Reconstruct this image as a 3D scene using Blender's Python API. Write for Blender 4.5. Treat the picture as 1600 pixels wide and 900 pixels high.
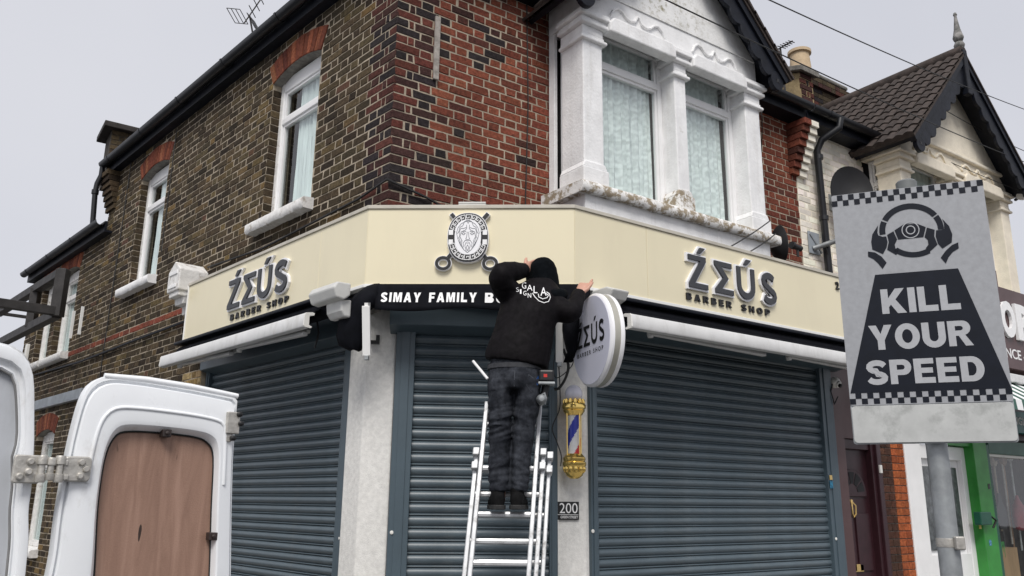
import bpy, bmesh, math, random
import numpy as np
from mathutils import Vector, Matrix, noise as mnoise
random.seed(7)
R = math.radians
SC = bpy.context.scene
COL = SC.collection
for o_ in list(bpy.data.objects): bpy.data.objects.remove(o_)

# ------------------------------------------------------------------ camera
# world: corner of the upper brick walls at x=y=0, X along the front wall, Y into the building, Z up
F_PX, PITCH, ROLL, A_L, A_R = 1290.4, 0.252977, 0.0105914, 0.752834, 0.965048
CAM = np.array([-2.592, -5.415, 1.6])
HD = np.array([math.cos(A_R), math.sin(A_R), 0.0])
RT = np.array([math.sin(A_R), -math.cos(A_R), 0.0])
UPV = np.array([0.0, 0.0, 1.0])
FWD = math.cos(PITCH) * HD + math.sin(PITCH) * UPV
U1 = -math.sin(PITCH) * HD + math.cos(PITCH) * UPV
CR = math.cos(ROLL) * RT + math.sin(ROLL) * U1
CU = -math.sin(ROLL) * RT + math.cos(ROLL) * U1
cd = bpy.data.cameras.new('camera'); cam = bpy.data.objects.new('camera', cd); COL.objects.link(cam)
cam.matrix_world = Matrix(((CR[0], CU[0], -FWD[0], CAM[0]), (CR[1], CU[1], -FWD[1], CAM[1]),
                           (CR[2], CU[2], -FWD[2], CAM[2]), (0, 0, 0, 1)))
cd.sensor_width = 36; cd.lens = F_PX / 1600 * 36; cd.clip_end = 2000; cd.clip_start = 0.05
SC.camera = cam
SC.render.resolution_x = 1024; SC.render.resolution_y = 576

# ------------------------------------------------------------------ sky, sun, exposure (overcast)
W = bpy.data.worlds.new('World'); SC.world = W; W.use_nodes = True
nt = W.node_tree; nt.nodes.clear()
SUN_EL = 50
out = nt.nodes.new('ShaderNodeOutputWorld'); bg = nt.nodes.new('ShaderNodeBackground')
sky = nt.nodes.new('ShaderNodeTexSky'); sky.sky_type = 'NISHITA'; sky.sun_disc = False
sky.sun_elevation = R(SUN_EL); sky.air_density = 1.0; sky.dust_density = 4.0
tcw = nt.nodes.new('ShaderNodeTexCoord'); nzw = nt.nodes.new('ShaderNodeTexNoise')
nzw.inputs['Scale'].default_value = 1.6; nzw.inputs['Detail'].default_value = 4; nzw.inputs['Roughness'].default_value = .55
rmp = nt.nodes.new('ShaderNodeValToRGB')
rmp.color_ramp.elements[0].position = .3; rmp.color_ramp.elements[0].color = (5.9, 6.0, 6.55, 1)
rmp.color_ramp.elements[1].position = .72; rmp.color_ramp.elements[1].color = (6.6, 6.65, 7.1, 1)
mxw = nt.nodes.new('ShaderNodeMix'); mxw.data_type = 'RGBA'; mxw.inputs[0].default_value = .93
nt.links.new(tcw.outputs['Generated'], nzw.inputs['Vector']); nt.links.new(nzw.outputs['Fac'], rmp.inputs['Fac'])
nt.links.new(sky.outputs[0], mxw.inputs[6]); nt.links.new(rmp.outputs[0], mxw.inputs[7])
nt.links.new(mxw.outputs[2], bg.inputs['Color']); bg.inputs['Strength'].default_value = 0.0595
nt.links.new(bg.outputs[0], out.inputs['Surface'])
# direction towards the sun: behind the camera, veiled by cloud
sd = np.array(-HD) * math.cos(R(SUN_EL)) * 1.0 + RT * -.06 * math.cos(R(SUN_EL)) + UPV * math.sin(R(SUN_EL))
sl = bpy.data.lights.new('sun', 'SUN'); sl.energy = 1.5; sl.angle = R(24); sl.color = (1, .965, .92)
so = bpy.data.objects.new('sun', sl); COL.objects.link(so); so.location = (0, -10, 20)
so.rotation_euler = Vector(sd).to_track_quat('Z', 'Y').to_euler()
sky.sun_rotation = math.atan2(sd[0], sd[1])
SC.view_settings.view_transform = 'Standard'; SC.view_settings.look = 'None'
SC.view_settings.exposure = 0.92; SC.view_settings.gamma = 1

# ------------------------------------------------------------------ helpers
def pray(px, py): return (px - 800) / F_PX * CR - (py - 450) / F_PX * CU + FWD
def q(px, py, D):
    r = pray(px, py); return CAM + r * (D / (r @ HD))
def pix(P):
    d = np.array(P) - CAM; z = d @ FWD; return 800 + F_PX * (d @ CR) / z, 450 - F_PX * (d @ CU) / z, z
class Fr:
    """a local frame: u along, v up, w outwards"""
    def __init__(s, o, U, V=(0, 0, 1), N=None):
        s.o = np.array(o, float); s.U = np.array(U, float); s.U /= np.linalg.norm(s.U)
        s.V = np.array(V, float); s.V /= np.linalg.norm(s.V)
        s.N = np.cross(s.U, s.V) if N is None else np.array(N, float)
        s.N /= np.linalg.norm(s.N)
    def P(s, u, v, w=0): return s.o + s.U * u + s.V * v + s.N * w
    def uv(s, px, py, w=0):
        r = pray(px, py); p0 = s.o + s.N * w
        X = CAM + r * (((p0 - CAM) @ s.N) / (r @ s.N)) - s.o
        return float(X @ s.U), float(X @ s.V)
    def off(s, u, v, w=0): return Fr(s.P(u, v, w), s.U, s.V, s.N)
WORLD = Fr((0, 0, 0), (1, 0, 0), (0, 1, 0))      # u=x v=y w=z
LD = np.array([math.cos(A_L + A_R), math.sin(A_L + A_R), 0])
FRONT = Fr((0, 0, 0), (1, 0, 0)); LEFT = Fr((0, 0, 0), -LD)
NL = LEFT.N

class MB:
    def __init__(s): s.v = []; s.f = []; s.m = []; s.c = []; s.cur = 0; s.col = None
    def add(s, vs, fs):
        b = len(s.v); s.v += [tuple(map(float, p)) for p in vs]
        for f in fs:
            s.f.append(tuple(b + i for i in f)); s.m.append(s.cur)
            if s.col is not None: s.c.append(s.col)
        return s
    def box(s, fr, u0, u1, v0, v1, w0, w1):
        p = [fr.P(u, v, w) for w in (w0, w1) for v in (v0, v1) for u in (u0, u1)]
        return s.add(p, [(0, 2, 3, 1), (4, 5, 7, 6), (0, 1, 5, 4), (2, 6, 7, 3), (0, 4, 6, 2), (1, 3, 7, 5)])
    def prism(s, fr, poly, w0, w1, back=True):
        n = len(poly)
        a = sum(poly[i][0] * poly[(i + 1) % n][1] - poly[(i + 1) % n][0] * poly[i][1] for i in range(n))
        if a < 0: poly = poly[::-1]
        p = [fr.P(u, v, w0) for u, v in poly] + [fr.P(u, v, w1) for u, v in poly]
        fs = [tuple(range(n, 2 * n))] + ([tuple(range(n - 1, -1, -1))] if back else [])
        fs += [(i, (i + 1) % n, n + (i + 1) % n, n + i) for i in range(n)]
        return s.add(p, fs)
    def flat(s, fr, poly, w):
        n = len(poly)
        a = sum(poly[i][0] * poly[(i + 1) % n][1] - poly[(i + 1) % n][0] * poly[i][1] for i in range(n))
        if a < 0: poly = poly[::-1]
        return s.add([fr.P(u, v, w) for u, v in poly], [tuple(range(n))])
    def rings(s, rs, closed=True, cap0=True, cap1=True):
        """rs: list of rings of equal length -> skin"""
        n = len(rs[0]); p = [x for r in rs for x in r]; fs = []
        for k in range(len(rs) - 1):
            for i in range(n if closed else n - 1):
                j = (i + 1) % n; fs.append((k * n + i, k * n + j, (k + 1) * n + j, (k + 1) * n + i))
        if cap0: fs.append(tuple(range(n - 1, -1, -1)))
        if cap1: fs.append(tuple((len(rs) - 1) * n + i for i in range(n)))
        return s.add(p, fs)
    def tube(s, pts, r, n=8, caps=True):
        pts = [np.array(p, float) for p in pts]; rad = r if hasattr(r, '__len__') else [r] * len(pts); rs = []
        t0 = pts[1] - pts[0]; a = np.array([0, 0, 1.0]) if abs(t0[2]) < .9 * np.linalg.norm(t0) else np.array([1.0, 0, 0])
        for i, p in enumerate(pts):
            t = (pts[min(i + 1, len(pts) - 1)] - pts[max(i - 1, 0)]); t = t / np.linalg.norm(t)
            x = a - t * (a @ t); x /= np.linalg.norm(x); y = np.cross(t, x); a = x
            rs.append([p + rad[i] * (math.cos(2 * math.pi * k / n) * x + math.sin(2 * math.pi * k / n) * y) for k in range(n)])
        return s.rings(rs, True, caps, caps)
    def bar(s, p0, p1, a, b, up=(0, 0, 1)):
        """rectangular bar from p0 to p1, a wide across, b deep along up"""
        p0 = np.array(p0, float); p1 = np.array(p1, float); t = p1 - p0; t /= np.linalg.norm(t)
        up = np.array(up, float); x = np.cross(t, up)
        if np.linalg.norm(x) < 1e-3: x = np.cross(t, HD)
        x /= np.linalg.norm(x); y = np.cross(x, t)
        rs = [[p + x * sx * a / 2 + y * sy * b / 2 for sx, sy in ((-1, -1), (1, -1), (1, 1), (-1, 1))] for p in (p0, p1)]
        return s.rings(rs)
    def lathe(s, o, axis, prof, n=20):
        """prof: (r, h) along axis"""
        o = np.array(o, float); t = np.array(axis, float); t /= np.linalg.norm(t)
        a = np.array([1.0, 0, 0]) if abs(t[0]) < .8 else np.array([0, 1.0, 0])
        x = a - t * (a @ t); x /= np.linalg.norm(x); y = np.cross(t, x)
        rs = [[o + t * h + max(r, 1e-4) * (math.cos(2 * math.pi * k / n) * x + math.sin(2 * math.pi * k / n) * y) for k in range(n)] for r, h in prof]
        return s.rings(rs)
    def mesh(s, name):
        me = bpy.data.meshes.new(name); me.from_pydata(s.v, [], s.f)
        if max(s.m or [0]) > 0: me.polygons.foreach_set('material_index', s.m)
        if s.c:
            at = me.attributes.new('bcol', 'FLOAT_COLOR', 'FACE')
            at.data.foreach_set('color', [x for c in s.c for x in c])
        me.update(); return me
    def build(s, name, mat, parent=None, smooth=None, bevel=None, seg=2, kind=None, label=None, cat=None, group=None):
        me = s.mesh(name)
        for m in (mat if isinstance(mat, (list, tuple)) else [mat]): me.materials.append(m)
        return link(name, me, parent, smooth, bevel, seg, kind, label, cat, group)
def link(name, me, parent=None, smooth=None, bevel=None, seg=2, kind=None, label=None, cat=None, group=None):
    o = bpy.data.objects.new(name, me); COL.objects.link(o)
    if smooth:
        me.polygons.foreach_set('use_smooth', [True] * len(me.polygons)); me.set_sharp_from_angle(angle=R(smooth))
    if bevel:
        b = o.modifiers.new('bevel', 'BEVEL'); b.width = bevel; b.segments = seg; b.limit_method = 'ANGLE'; b.angle_limit = R(40)
    if parent is not None: par(o, parent)
    tag(o, label, cat, group, kind); return o
def par(o, p):
    o.parent = p; m = Matrix.Translation(-Vector(p.location)) if p.type == 'EMPTY' else Matrix.Identity(4)
    o.matrix_parent_inverse = m
def tag(o, label=None, cat=None, group=None, kind=None):
    if label: o['label'] = label
    if cat: o['category'] = cat
    if group: o['group'] = group
    if kind: o['kind'] = kind
    return o
def thing(name, label, cat, loc=(0, 0, 0), group=None):
    o = bpy.data.objects.new(name, None); COL.objects.link(o); o.location = Vector([float(x) for x in loc]); o.empty_display_size = .2
    return tag(o, label, cat, group)

def offset_poly(poly, d):
    n = len(poly); a = sum(poly[i][0] * poly[(i + 1) % n][1] - poly[(i + 1) % n][0] * poly[i][1] for i in range(n))
    if a < 0: poly = poly[::-1]
    r = []
    for i in range(n):
        p0, p1, p2 = np.array(poly[i - 1]), np.array(poly[i]), np.array(poly[(i + 1) % n])
        e0 = p1 - p0; e1 = p2 - p1; e0 = e0 / np.linalg.norm(e0); e1 = e1 / np.linalg.norm(e1)
        n0 = np.array([e0[1], -e0[0]]); n1 = np.array([e1[1], -e1[0]]); m = n0 + n1; m /= max(np.linalg.norm(m), 1e-6)
        r.append(tuple(p1 + m * d / max(m @ n0, .45)))
    return r
def stroke_poly(pts, w):
    """outline of a thick open polyline"""
    P = [np.array(p, float) for p in pts]; l = []; r = []
    for i in range(len(P)):
        a = P[i] - P[i - 1] if i else P[1] - P[0]; b = P[i + 1] - P[i] if i < len(P) - 1 else P[i] - P[i - 1]
        a = a / np.linalg.norm(a); b = b / np.linalg.norm(b); na = np.array([-a[1], a[0]]); nb = np.array([-b[1], b[0]])
        m = na + nb; m /= max(np.linalg.norm(m), 1e-6); k = w / 2 / max(m @ na, .5)
        l.append(tuple(P[i] + m * k)); r.append(tuple(P[i] - m * k))
    return l + r[::-1]
def arc(cx, cy, rx, ry, a0, a1, n=12):
    return [(cx + rx * math.cos(R(a0 + (a1 - a0) * i / n)), cy + ry * math.sin(R(a0 + (a1 - a0) * i / n))) for i in range(n + 1)]
_fc = {}
def text_polys(txt, bold=0.0, space=1.0):
    """triangulated outline of a line of text, unit cap height-ish; returns verts, faces, width"""
    key = (txt, bold, space)
    if key not in _fc:
        cu = bpy.data.curves.new('t', 'FONT'); cu.body = txt; cu.size = 1; cu.offset = bold; cu.space_character = space; cu.fill_mode = 'FRONT'; cu.resolution_u = 4
        ob = bpy.data.objects.new('t', cu); COL.objects.link(ob); bpy.context.view_layer.update()
        me = bpy.data.meshes.new_from_object(ob.evaluated_get(bpy.context.evaluated_depsgraph_get()))
        vs = [(v.co.x, v.co.y) for v in me.vertices]; fs = [tuple(p.vertices) for p in me.polygons]
        bpy.data.objects.remove(ob); bpy.data.curves.remove(cu); bpy.data.meshes.remove(me)
        _fc[key] = (vs, fs)
    return _fc[key]
def text_on(mb, fr, txt, u0, u1, v0, v1, w, bold=0.0, space=1.0, depth=0):
    """fit a line of text into the rectangle"""
    vs, fs = text_polys(txt, bold, space)
    xs = [p[0] for p in vs]; ys = [p[1] for p in vs]; x0, x1, y0, y1 = min(xs), max(xs), min(ys), max(ys)
    T = lambda p: (u0 + (p[0] - x0) / (x1 - x0) * (u1 - u0), v0 + (p[1] - y0) / (y1 - y0) * (v1 - v0))
    P = [T(p) for p in vs]; flip = (u1 - u0) * (v1 - v0) < 0
    a0 = fs[0]; A = sum(vs[a0[i]][0] * vs[a0[(i + 1) % len(a0)]][1] - vs[a0[(i + 1) % len(a0)]][0] * vs[a0[i]][1] for i in range(len(a0)))
    F = [f if A > 0 else f[::-1] for f in fs]
    if not depth:
        return mb.add([fr.P(u, v, w) for u, v in P], F)
    n = len(P); cnt = {}
    for f in F:
        for i in range(len(f)):
            e = (f[i], f[(i + 1) % len(f)]); cnt[e] = 1
    side = [(a, b, b + n, a + n)[::-1] for (a, b) in cnt if (b, a) not in cnt]
    # front at w, back at w-depth
    return mb.add([fr.P(u, v, w) for u, v in P] + [fr.P(u, v, w - depth) for u, v in P], F + side)

# ------------------------------------------------------------------ materials
def mat(name, col, rough=.6, var=.12, scale=8.0, bump=0.0, bscale=60.0, metal=0.0, spec=.5, col2=None, attr=None, streak=None, detail=6, coat=0.0):
    m = bpy.data.materials.new(name); m.use_nodes = True; t = m.node_tree; N = t.nodes; K = t.links
    b = N['Principled BSDF']; b.inputs['Roughness'].default_value = rough; b.inputs['Metallic'].default_value = metal
    b.inputs['Specular IOR Level'].default_value = spec; b.inputs['Coat Weight'].default_value = coat
    tc = N.new('ShaderNodeTexCoord')
    nz = N.new('ShaderNodeTexNoise'); nz.inputs['Scale'].default_value = scale; nz.inputs['Detail'].default_value = detail; nz.inputs['Roughness'].default_value = .6
    mp = N.new('ShaderNodeMapping'); K.new(tc.outputs['Object'], mp.inputs['Vector']); K.new(mp.outputs[0], nz.inputs['Vector'])
    if streak: mp.inputs['Scale'].default_value = streak
    mx = N.new('ShaderNodeMix'); mx.data_type = 'RGBA'
    c2 = col2 or tuple(c * (1 - 2 * var) for c in col); c1 = col if col2 else tuple(min(1, c * (1 + var)) for c in col)
    rg = N.new('ShaderNodeMapRange'); rg.inputs[1].default_value = .32; rg.inputs[2].default_value = .68
    K.new(nz.outputs['Fac'], rg.inputs[0]); K.new(rg.outputs[0], mx.inputs[0])
    mx.inputs[6].default_value = (*c1, 1); mx.inputs[7].default_value = (*c2, 1); outc = mx.outputs[2]
    if attr:
        at = N.new('ShaderNodeAttribute'); at.attribute_name = attr
        ml = N.new('ShaderNodeMix'); ml.data_type = 'RGBA'; ml.blend_type = 'MULTIPLY'; ml.inputs[0].default_value = 1
        K.new(outc, ml.inputs[6]); K.new(at.outputs['Color'], ml.inputs[7]); outc = ml.outputs[2]
    K.new(outc, b.inputs['Base Color'])
    rr = N.new('ShaderNodeMapRange'); rr.inputs[3].default_value = max(.02, rough - .08); rr.inputs[4].default_value = min(1, rough + .1)
    K.new(nz.outputs['Fac'], rr.inputs[0]); K.new(rr.outputs[0], b.inputs['Roughness'])
    if bump:
        n2 = N.new('ShaderNodeTexNoise'); n2.inputs['Scale'].default_value = bscale; n2.inputs['Detail'].default_value = 5
        K.new(tc.outputs['Object'], n2.inputs['Vector'])
        bp = N.new('ShaderNodeBump'); bp.inputs['Strength'].default_value = min(1, bump); bp.inputs['Distance'].default_value = .01 * max(1, bump)
        K.new(n2.outputs['Fac'], bp.inputs['Height']); K.new(bp.outputs[0], b.inputs['Normal'])
    return m
def add_dirt(m, col, scale=3.0, lo=.56, hi=.7, amt=1.0, streak=None, detail=8):
    """second noise layer of dirt, moss, wear over the base colour"""
    t = m.node_tree; N = t.nodes; K = t.links; b = N['Principled BSDF']; src = b.inputs['Base Color'].links[0].from_socket
    tc = N.new('ShaderNodeTexCoord'); mp = N.new('ShaderNodeMapping'); nz = N.new('ShaderNodeTexNoise')
    nz.inputs['Scale'].default_value = scale; nz.inputs['Detail'].default_value = detail; nz.inputs['Roughness'].default_value = .7
    if streak: mp.inputs['Scale'].default_value = streak
    mp.inputs['Location'].default_value = (3.7, 1.3, 9.1)
    K.new(tc.outputs['Object'], mp.inputs['Vector']); K.new(mp.outputs[0], nz.inputs['Vector'])
    rg = N.new('ShaderNodeMapRange'); rg.inputs[1].default_value = lo; rg.inputs[2].default_value = hi; rg.inputs[4].default_value = amt
    K.new(nz.outputs['Fac'], rg.inputs[0])
    mx = N.new('ShaderNodeMix'); mx.data_type = 'RGBA'; K.new(rg.outputs[0], mx.inputs[0]); K.new(src, mx.inputs[6]); mx.inputs[7].default_value = (*col, 1)
    K.new(mx.outputs[2], b.inputs['Base Color']); return m
M = {}
M['brick'] = add_dirt(mat('brick', (1.15, 1.1, 1.05), .9, bump=.9, bscale=90, attr='bcol', scale=34, col2=(.55, .53, .5), spec=.2), (.016, .014, .013), 24, .56, .72, .65)
add_dirt(M['brick'], (.022, .018, .014), 1.1, .5, .78, .5, streak=(1, 1, .35))
M['mortar'] = add_dirt(mat('mortar', (.44, .375, .29), .95, .12, 25, bump=.5, bscale=140, spec=.2), (.2, .17, .13), 2.2, .44, .7, .65)
M['mortar_dark'] = mat('mortar_dark', (.2, .19, .17), .95, .2, 20, bump=.5, bscale=140)
M['stucco'] = add_dirt(mat('white_stucco', (.84, .84, .84), .75, .06, 6, bump=.35, bscale=45), (.4, .38, .33), 7, .62, .78, .6)
M['stucco_worn'] = add_dirt(mat('worn_sill_stucco', (.78, .77, .75), .85, .06, 9, bump=.3, bscale=60), (.26, .2, .12), 13, .47, .55, .9)
M['render'] = add_dirt(mat('pillar_render', (.76, .75, .72), .85, .07, 30, bump=.4, bscale=160), (.5, .47, .43), 9, .6, .8, .4)
M['cream_paint'] = add_dirt(mat('cream_painted_masonry', (.8, .73, .6), .8, .06, 7, bump=.35, bscale=70), (.42, .36, .28), 5, .6, .75, .55)
M['cream_brick'] = add_dirt(mat('cream_painted_brick', (.84, .79, .69), .75, .05, 12, bump=.4, bscale=80, attr='bcol'), (.45, .4, .32), 6, .6, .8, .35)
M['cream_panel'] = mat('cream_aluminium_panel', (.77, .7, .5), .3, .012, 1.5, spec=.6)
M['trim'] = mat('white_trim', (.8, .8, .78), .4, .03, 4)
M['upvc'] = mat('white_upvc', (.82, .82, .82), .35, .03, 5)
M['old_paint'] = add_dirt(mat('flaking_white_paint', (.74, .73, .71), .7, .08, 20, bump=.4, bscale=60), (.3, .25, .2), 12, .55, .68, .8)
M['black_wood'] = mat('black_painted_timber', (.006, .0078, .014), .5, .2, 10, bump=.2, bscale=40, spec=.25)
M['gutter'] = mat('black_gutter', (.009, .010, .013), .38, .2, 12)
M['tile'] = add_dirt(mat('concrete_roof_tile', (.056, .041, .035), .85, .3, 9, bump=.5, bscale=80), (.03, .03, .025), 6, .5, .7, .5)
M['shutter'] = add_dirt(mat('blue_grey_shutter', (.08, .108, .128), .36, .08, 3, spec=.5), (.16, .175, .18), 5, .5, .8, .45, streak=(1, 1, 4))
M['shutter_frame'] = mat('blue_grey_frame', (.066, .095, .116), .4, .06, 4)
M['letter_grey'] = mat('anthracite_letter_face', (.038, .04, .046), .45, .05, 10)
M['acrylic'] = mat('white_acrylic', (.86, .86, .88), .3, .01, 5)
M['black'] = mat('black_plastic', (.006, .006, .007), .45, .15, 15)
M['fabric'] = mat('black_canopy_fabric', (.004, .0046, .0075), .8, .2, 12, bump=.15, bscale=300, spec=.12)
M['white_print'] = mat('white_print', (.85, .85, .85), .6, .03, 30)
M['awning_white'] = add_dirt(mat('white_awning_metal', (.66, .66, .655), .4, .04, 6), (.4, .4, .38), 10, .58, .8, .4, streak=(1, 1, 5))
M['grey_plastic'] = add_dirt(mat('pale_grey_plastic', (.56, .56, .54), .5, .05, 8), (.28, .27, .25), 9, .55, .8, .5)
M['steel'] = add_dirt(mat('galvanised_steel', (.36, .38, .39), .5, .15, 14, metal=.55), (.22, .24, .25), 6, .5, .7, .5, streak=(1, 1, .3))
M['alu'] = add_dirt(mat('ladder_aluminium', (.6, .61, .62), .42, .1, 12, metal=.6), (.22, .21, .2), 16, .52, .68, .8)
M['gold'] = mat('polished_gold', (.9, .64, .2), .2, .05, 10, metal=.85)
M['jacket'] = mat('black_softshell', (.0052, .0042, .0054), .7, .25, 30, bump=.3, bscale=30, spec=.12)
M['hood'] = mat('black_hood_fleece', (.0028, .004, .0055), .9, .2, 30, bump=.25, bscale=60, spec=.08)
M['denim'] = add_dirt(mat('dark_denim', (.022, .0245, .031), .85, .25, 30, bump=.3, bscale=400, spec=.1), (.068, .074, .088), 10, .46, .7, .8)
M['skin'] = mat('skin', (.55, .3, .22), .5, .06, 25)
M['shoe'] = mat('black_suede', (.0045, .0045, .005), .8, .2, 40, bump=.3, bscale=150, spec=.15)
M['van'] = add_dirt(mat('white_van_paint', (.84, .86, .88), .28, .02, 3, coat=.3), (.42, .39, .34), 7, .55, .76, .55, streak=(1, 1, .4))
M['rubber'] = mat('black_rubber', (.015, .015, .015), .7, .1, 20)
M['hinge'] = mat('cast_hinge_steel', (.52, .5, .46), .45, .12, 25, metal=.5, bump=.2, bscale=80)
M['dark_steel'] = mat('dark_steel_frame', (.03, .027, .026), .6, .25, 10, bump=.2, bscale=60)
M['sign_grey'] = add_dirt(mat('reflective_grey_sheet', (.33, .34, .36), .45, .05, 60, spec=.4), (.28, .28, .29), 14, .6, .8, .6)
M['sign_navy'] = mat('navy_print', (.008, .0105, .018), .5, .1, 30, spec=.18)
M['sign_blank'] = add_dirt(mat('scuffed_blank_plate', (.48, .49, .48), .55, .06, 20), (.27, .28, .27), 11, .5, .66, .8)
M['maroon'] = mat('maroon_door', (.035, .012, .016), .35, .1, 10)
M['brown_panel'] = mat('brown_fascia', (.085, .045, .045), .4, .06, 4)
M['green'] = mat('green_painted_metal', (.035, .26, .04), .4, .1, 5)
M['dark_green'] = mat('dark_green_frame', (.01, .09, .055), .4, .1, 5)
M['teal'] = mat('teal_sign', (.01, .14, .13), .4, .1, 5)
M['brass'] = mat('brass', (.7, .5, .2), .3, .05, 10, metal=.55)
M['chim_pot'] = mat('buff_clay_pot', (.55, .42, .27), .8, .1, 8)
M['ochre'] = add_dirt(mat('ochre_render', (.34, .26, .14), .9, .12, 8, bump=.5, bscale=40), (.12, .1, .07), 5, .5, .7, .7)
M['lead'] = mat('grey_lead', (.3, .33, .36), .55, .1, 6)
M['dish'] = mat('charcoal_dish', (.012, .012, .014), .55, .1, 10)
M['cable'] = mat('black_cable', (.012, .012, .012), .6, .1, 10)
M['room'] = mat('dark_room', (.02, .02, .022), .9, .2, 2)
M['plasticwhite'] = mat('off_white_plastic', (.75, .74, .7), .45, .03, 8)
M['globe'] = mat('frosted_globe', (.74, .74, .84), .2, .02, 6, spec=.6)
M['red'] = mat('red_stripe', (.6, .03, .03), .3, .02, 5)
M['blue'] = mat('blue_stripe', (.03, .05, .42), .3, .02, 5)
M['sticker'] = mat('blue_sticker', (.02, .2, .35), .5, .4, 90)
M['finial'] = add_dirt(mat('weathered_finial', (.3, .29, .28), .8, .2, 10), (.07, .075, .07), 12, .45, .6, .8)
M['asphalt'] = mat('asphalt', (.05, .05, .052), .9, .2, 15, bump=.6, bscale=200)
M['paving'] = mat('paving_concrete', (.3, .29, .27), .85, .12, 3, bump=.4, bscale=120)
M['kerbstone'] = mat('granite_kerb', (.33, .32, .31), .8, .15, 25)
def glass(name, tint=(.93, .98, .97), rough=.02):
    m = bpy.data.materials.new(name); m.use_nodes = True; t = m.node_tree; N = t.nodes; K = t.links; N.clear()
    o = N.new('ShaderNodeOutputMaterial'); g = N.new('ShaderNodeBsdfGlossy'); g.inputs['Roughness'].default_value = rough
    tr = N.new('ShaderNodeBsdfTransparent'); tr.inputs['Color'].default_value = (*tint, 1); mx = N.new('ShaderNodeMixShader')
    tc = N.new('ShaderNodeTexCoord'); nz = N.new('ShaderNodeTexNoise'); nz.inputs['Scale'].default_value = 2.2; bp = N.new('ShaderNodeBump'); bp.inputs['Distance'].default_value = .004; bp.inputs['Strength'].default_value = .3
    K.new(tc.outputs['Object'], nz.inputs['Vector']); K.new(nz.outputs['Fac'], bp.inputs['Height']); K.new(bp.outputs[0], g.inputs['Normal'])
    ge = N.new('ShaderNodeNewGeometry'); dt = N.new('ShaderNodeVectorMath'); dt.operation = 'DOT_PRODUCT'; K.new(ge.outputs['Normal'], dt.inputs[0]); K.new(ge.outputs['Incoming'], dt.inputs[1])
    def mth(op, a, b=None):
        n_ = N.new('ShaderNodeMath'); n_.operation = op
        for k_, x_ in enumerate((a, b)):
            if x_ is None: continue
            if isinstance(x_, (int, float)): n_.inputs[k_].default_value = x_
            else: K.new(x_, n_.inputs[k_])
        return n_.outputs[0]
    sch = mth('ADD', mth('MULTIPLY', mth('POWER', mth('SUBTRACT', 1.0, mth('ABSOLUTE', dt.outputs['Value'])), 5.0), .86), .13)   # double glazing, same from both sides
    K.new(sch, mx.inputs[0]); K.new(tr.outputs[0], mx.inputs[1]); K.new(g.outputs[0], mx.inputs[2]); K.new(mx.outputs[0], o.inputs['Surface'])
    return m
M['glass'] = glass('window_glass')
def lace():
    m = mat('lace_curtain', (.62, .7, .69), .9, .03, 5); t = m.node_tree; N = t.nodes; K = t.links; b = N['Principled BSDF']
    tc = N.new('ShaderNodeTexCoord'); mp = N.new('ShaderNodeMapping'); mp.inputs['Rotation'].default_value = (0, R(45), 0); mp.inputs['Scale'].default_value = (1, 0, 1)
    vo = N.new('ShaderNodeTexVoronoi'); vo.feature = 'F1'; vo.inputs['Scale'].default_value = 6; vo.inputs['Randomness'].default_value = .25; vo.distance = 'EUCLIDEAN'
    wv = N.new('ShaderNodeMath'); wv.operation = 'SINE'; ml = N.new('ShaderNodeMath'); ml.operation = 'MULTIPLY'; ml.inputs[1].default_value = 20
    K.new(tc.outputs['Object'], mp.inputs['Vector']); K.new(mp.outputs[0], vo.inputs['Vector']); K.new(vo.outputs['Distance'], ml.inputs[0]); K.new(ml.outputs[0], wv.inputs[0])
    nz = N.new('ShaderNodeTexNoise'); nz.inputs['Scale'].default_value = 16; nz.inputs['Detail'].default_value = 8
    K.new(tc.outputs['Object'], nz.inputs['Vector'])
    ad = N.new('ShaderNodeMath'); ad.operation = 'MULTIPLY_ADD'; ad.inputs[1].default_value = .14; K.new(wv.outputs[0], ad.inputs[0]); K.new(nz.outputs['Fac'], ad.inputs[2])
    rg = N.new('ShaderNodeMapRange'); rg.inputs[1].default_value = .3; rg.inputs[2].default_value = .72
    K.new(ad.outputs[0], rg.inputs[0]); mx = N.new('ShaderNodeMix'); mx.data_type = 'RGBA'
    mx.inputs[6].default_value = (.6, .635, .63, 1); mx.inputs[7].default_value = (.84, .875, .87, 1); K.new(rg.outputs[0], mx.inputs[0]); K.new(mx.outputs[2], b.inputs['Base Color'])
    return m
M['lace'] = lace()
M['sheer'] = mat('sheer_curtain', (.74, .79, .79), .9, .1, 6, streak=(1, 1, .2))
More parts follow.
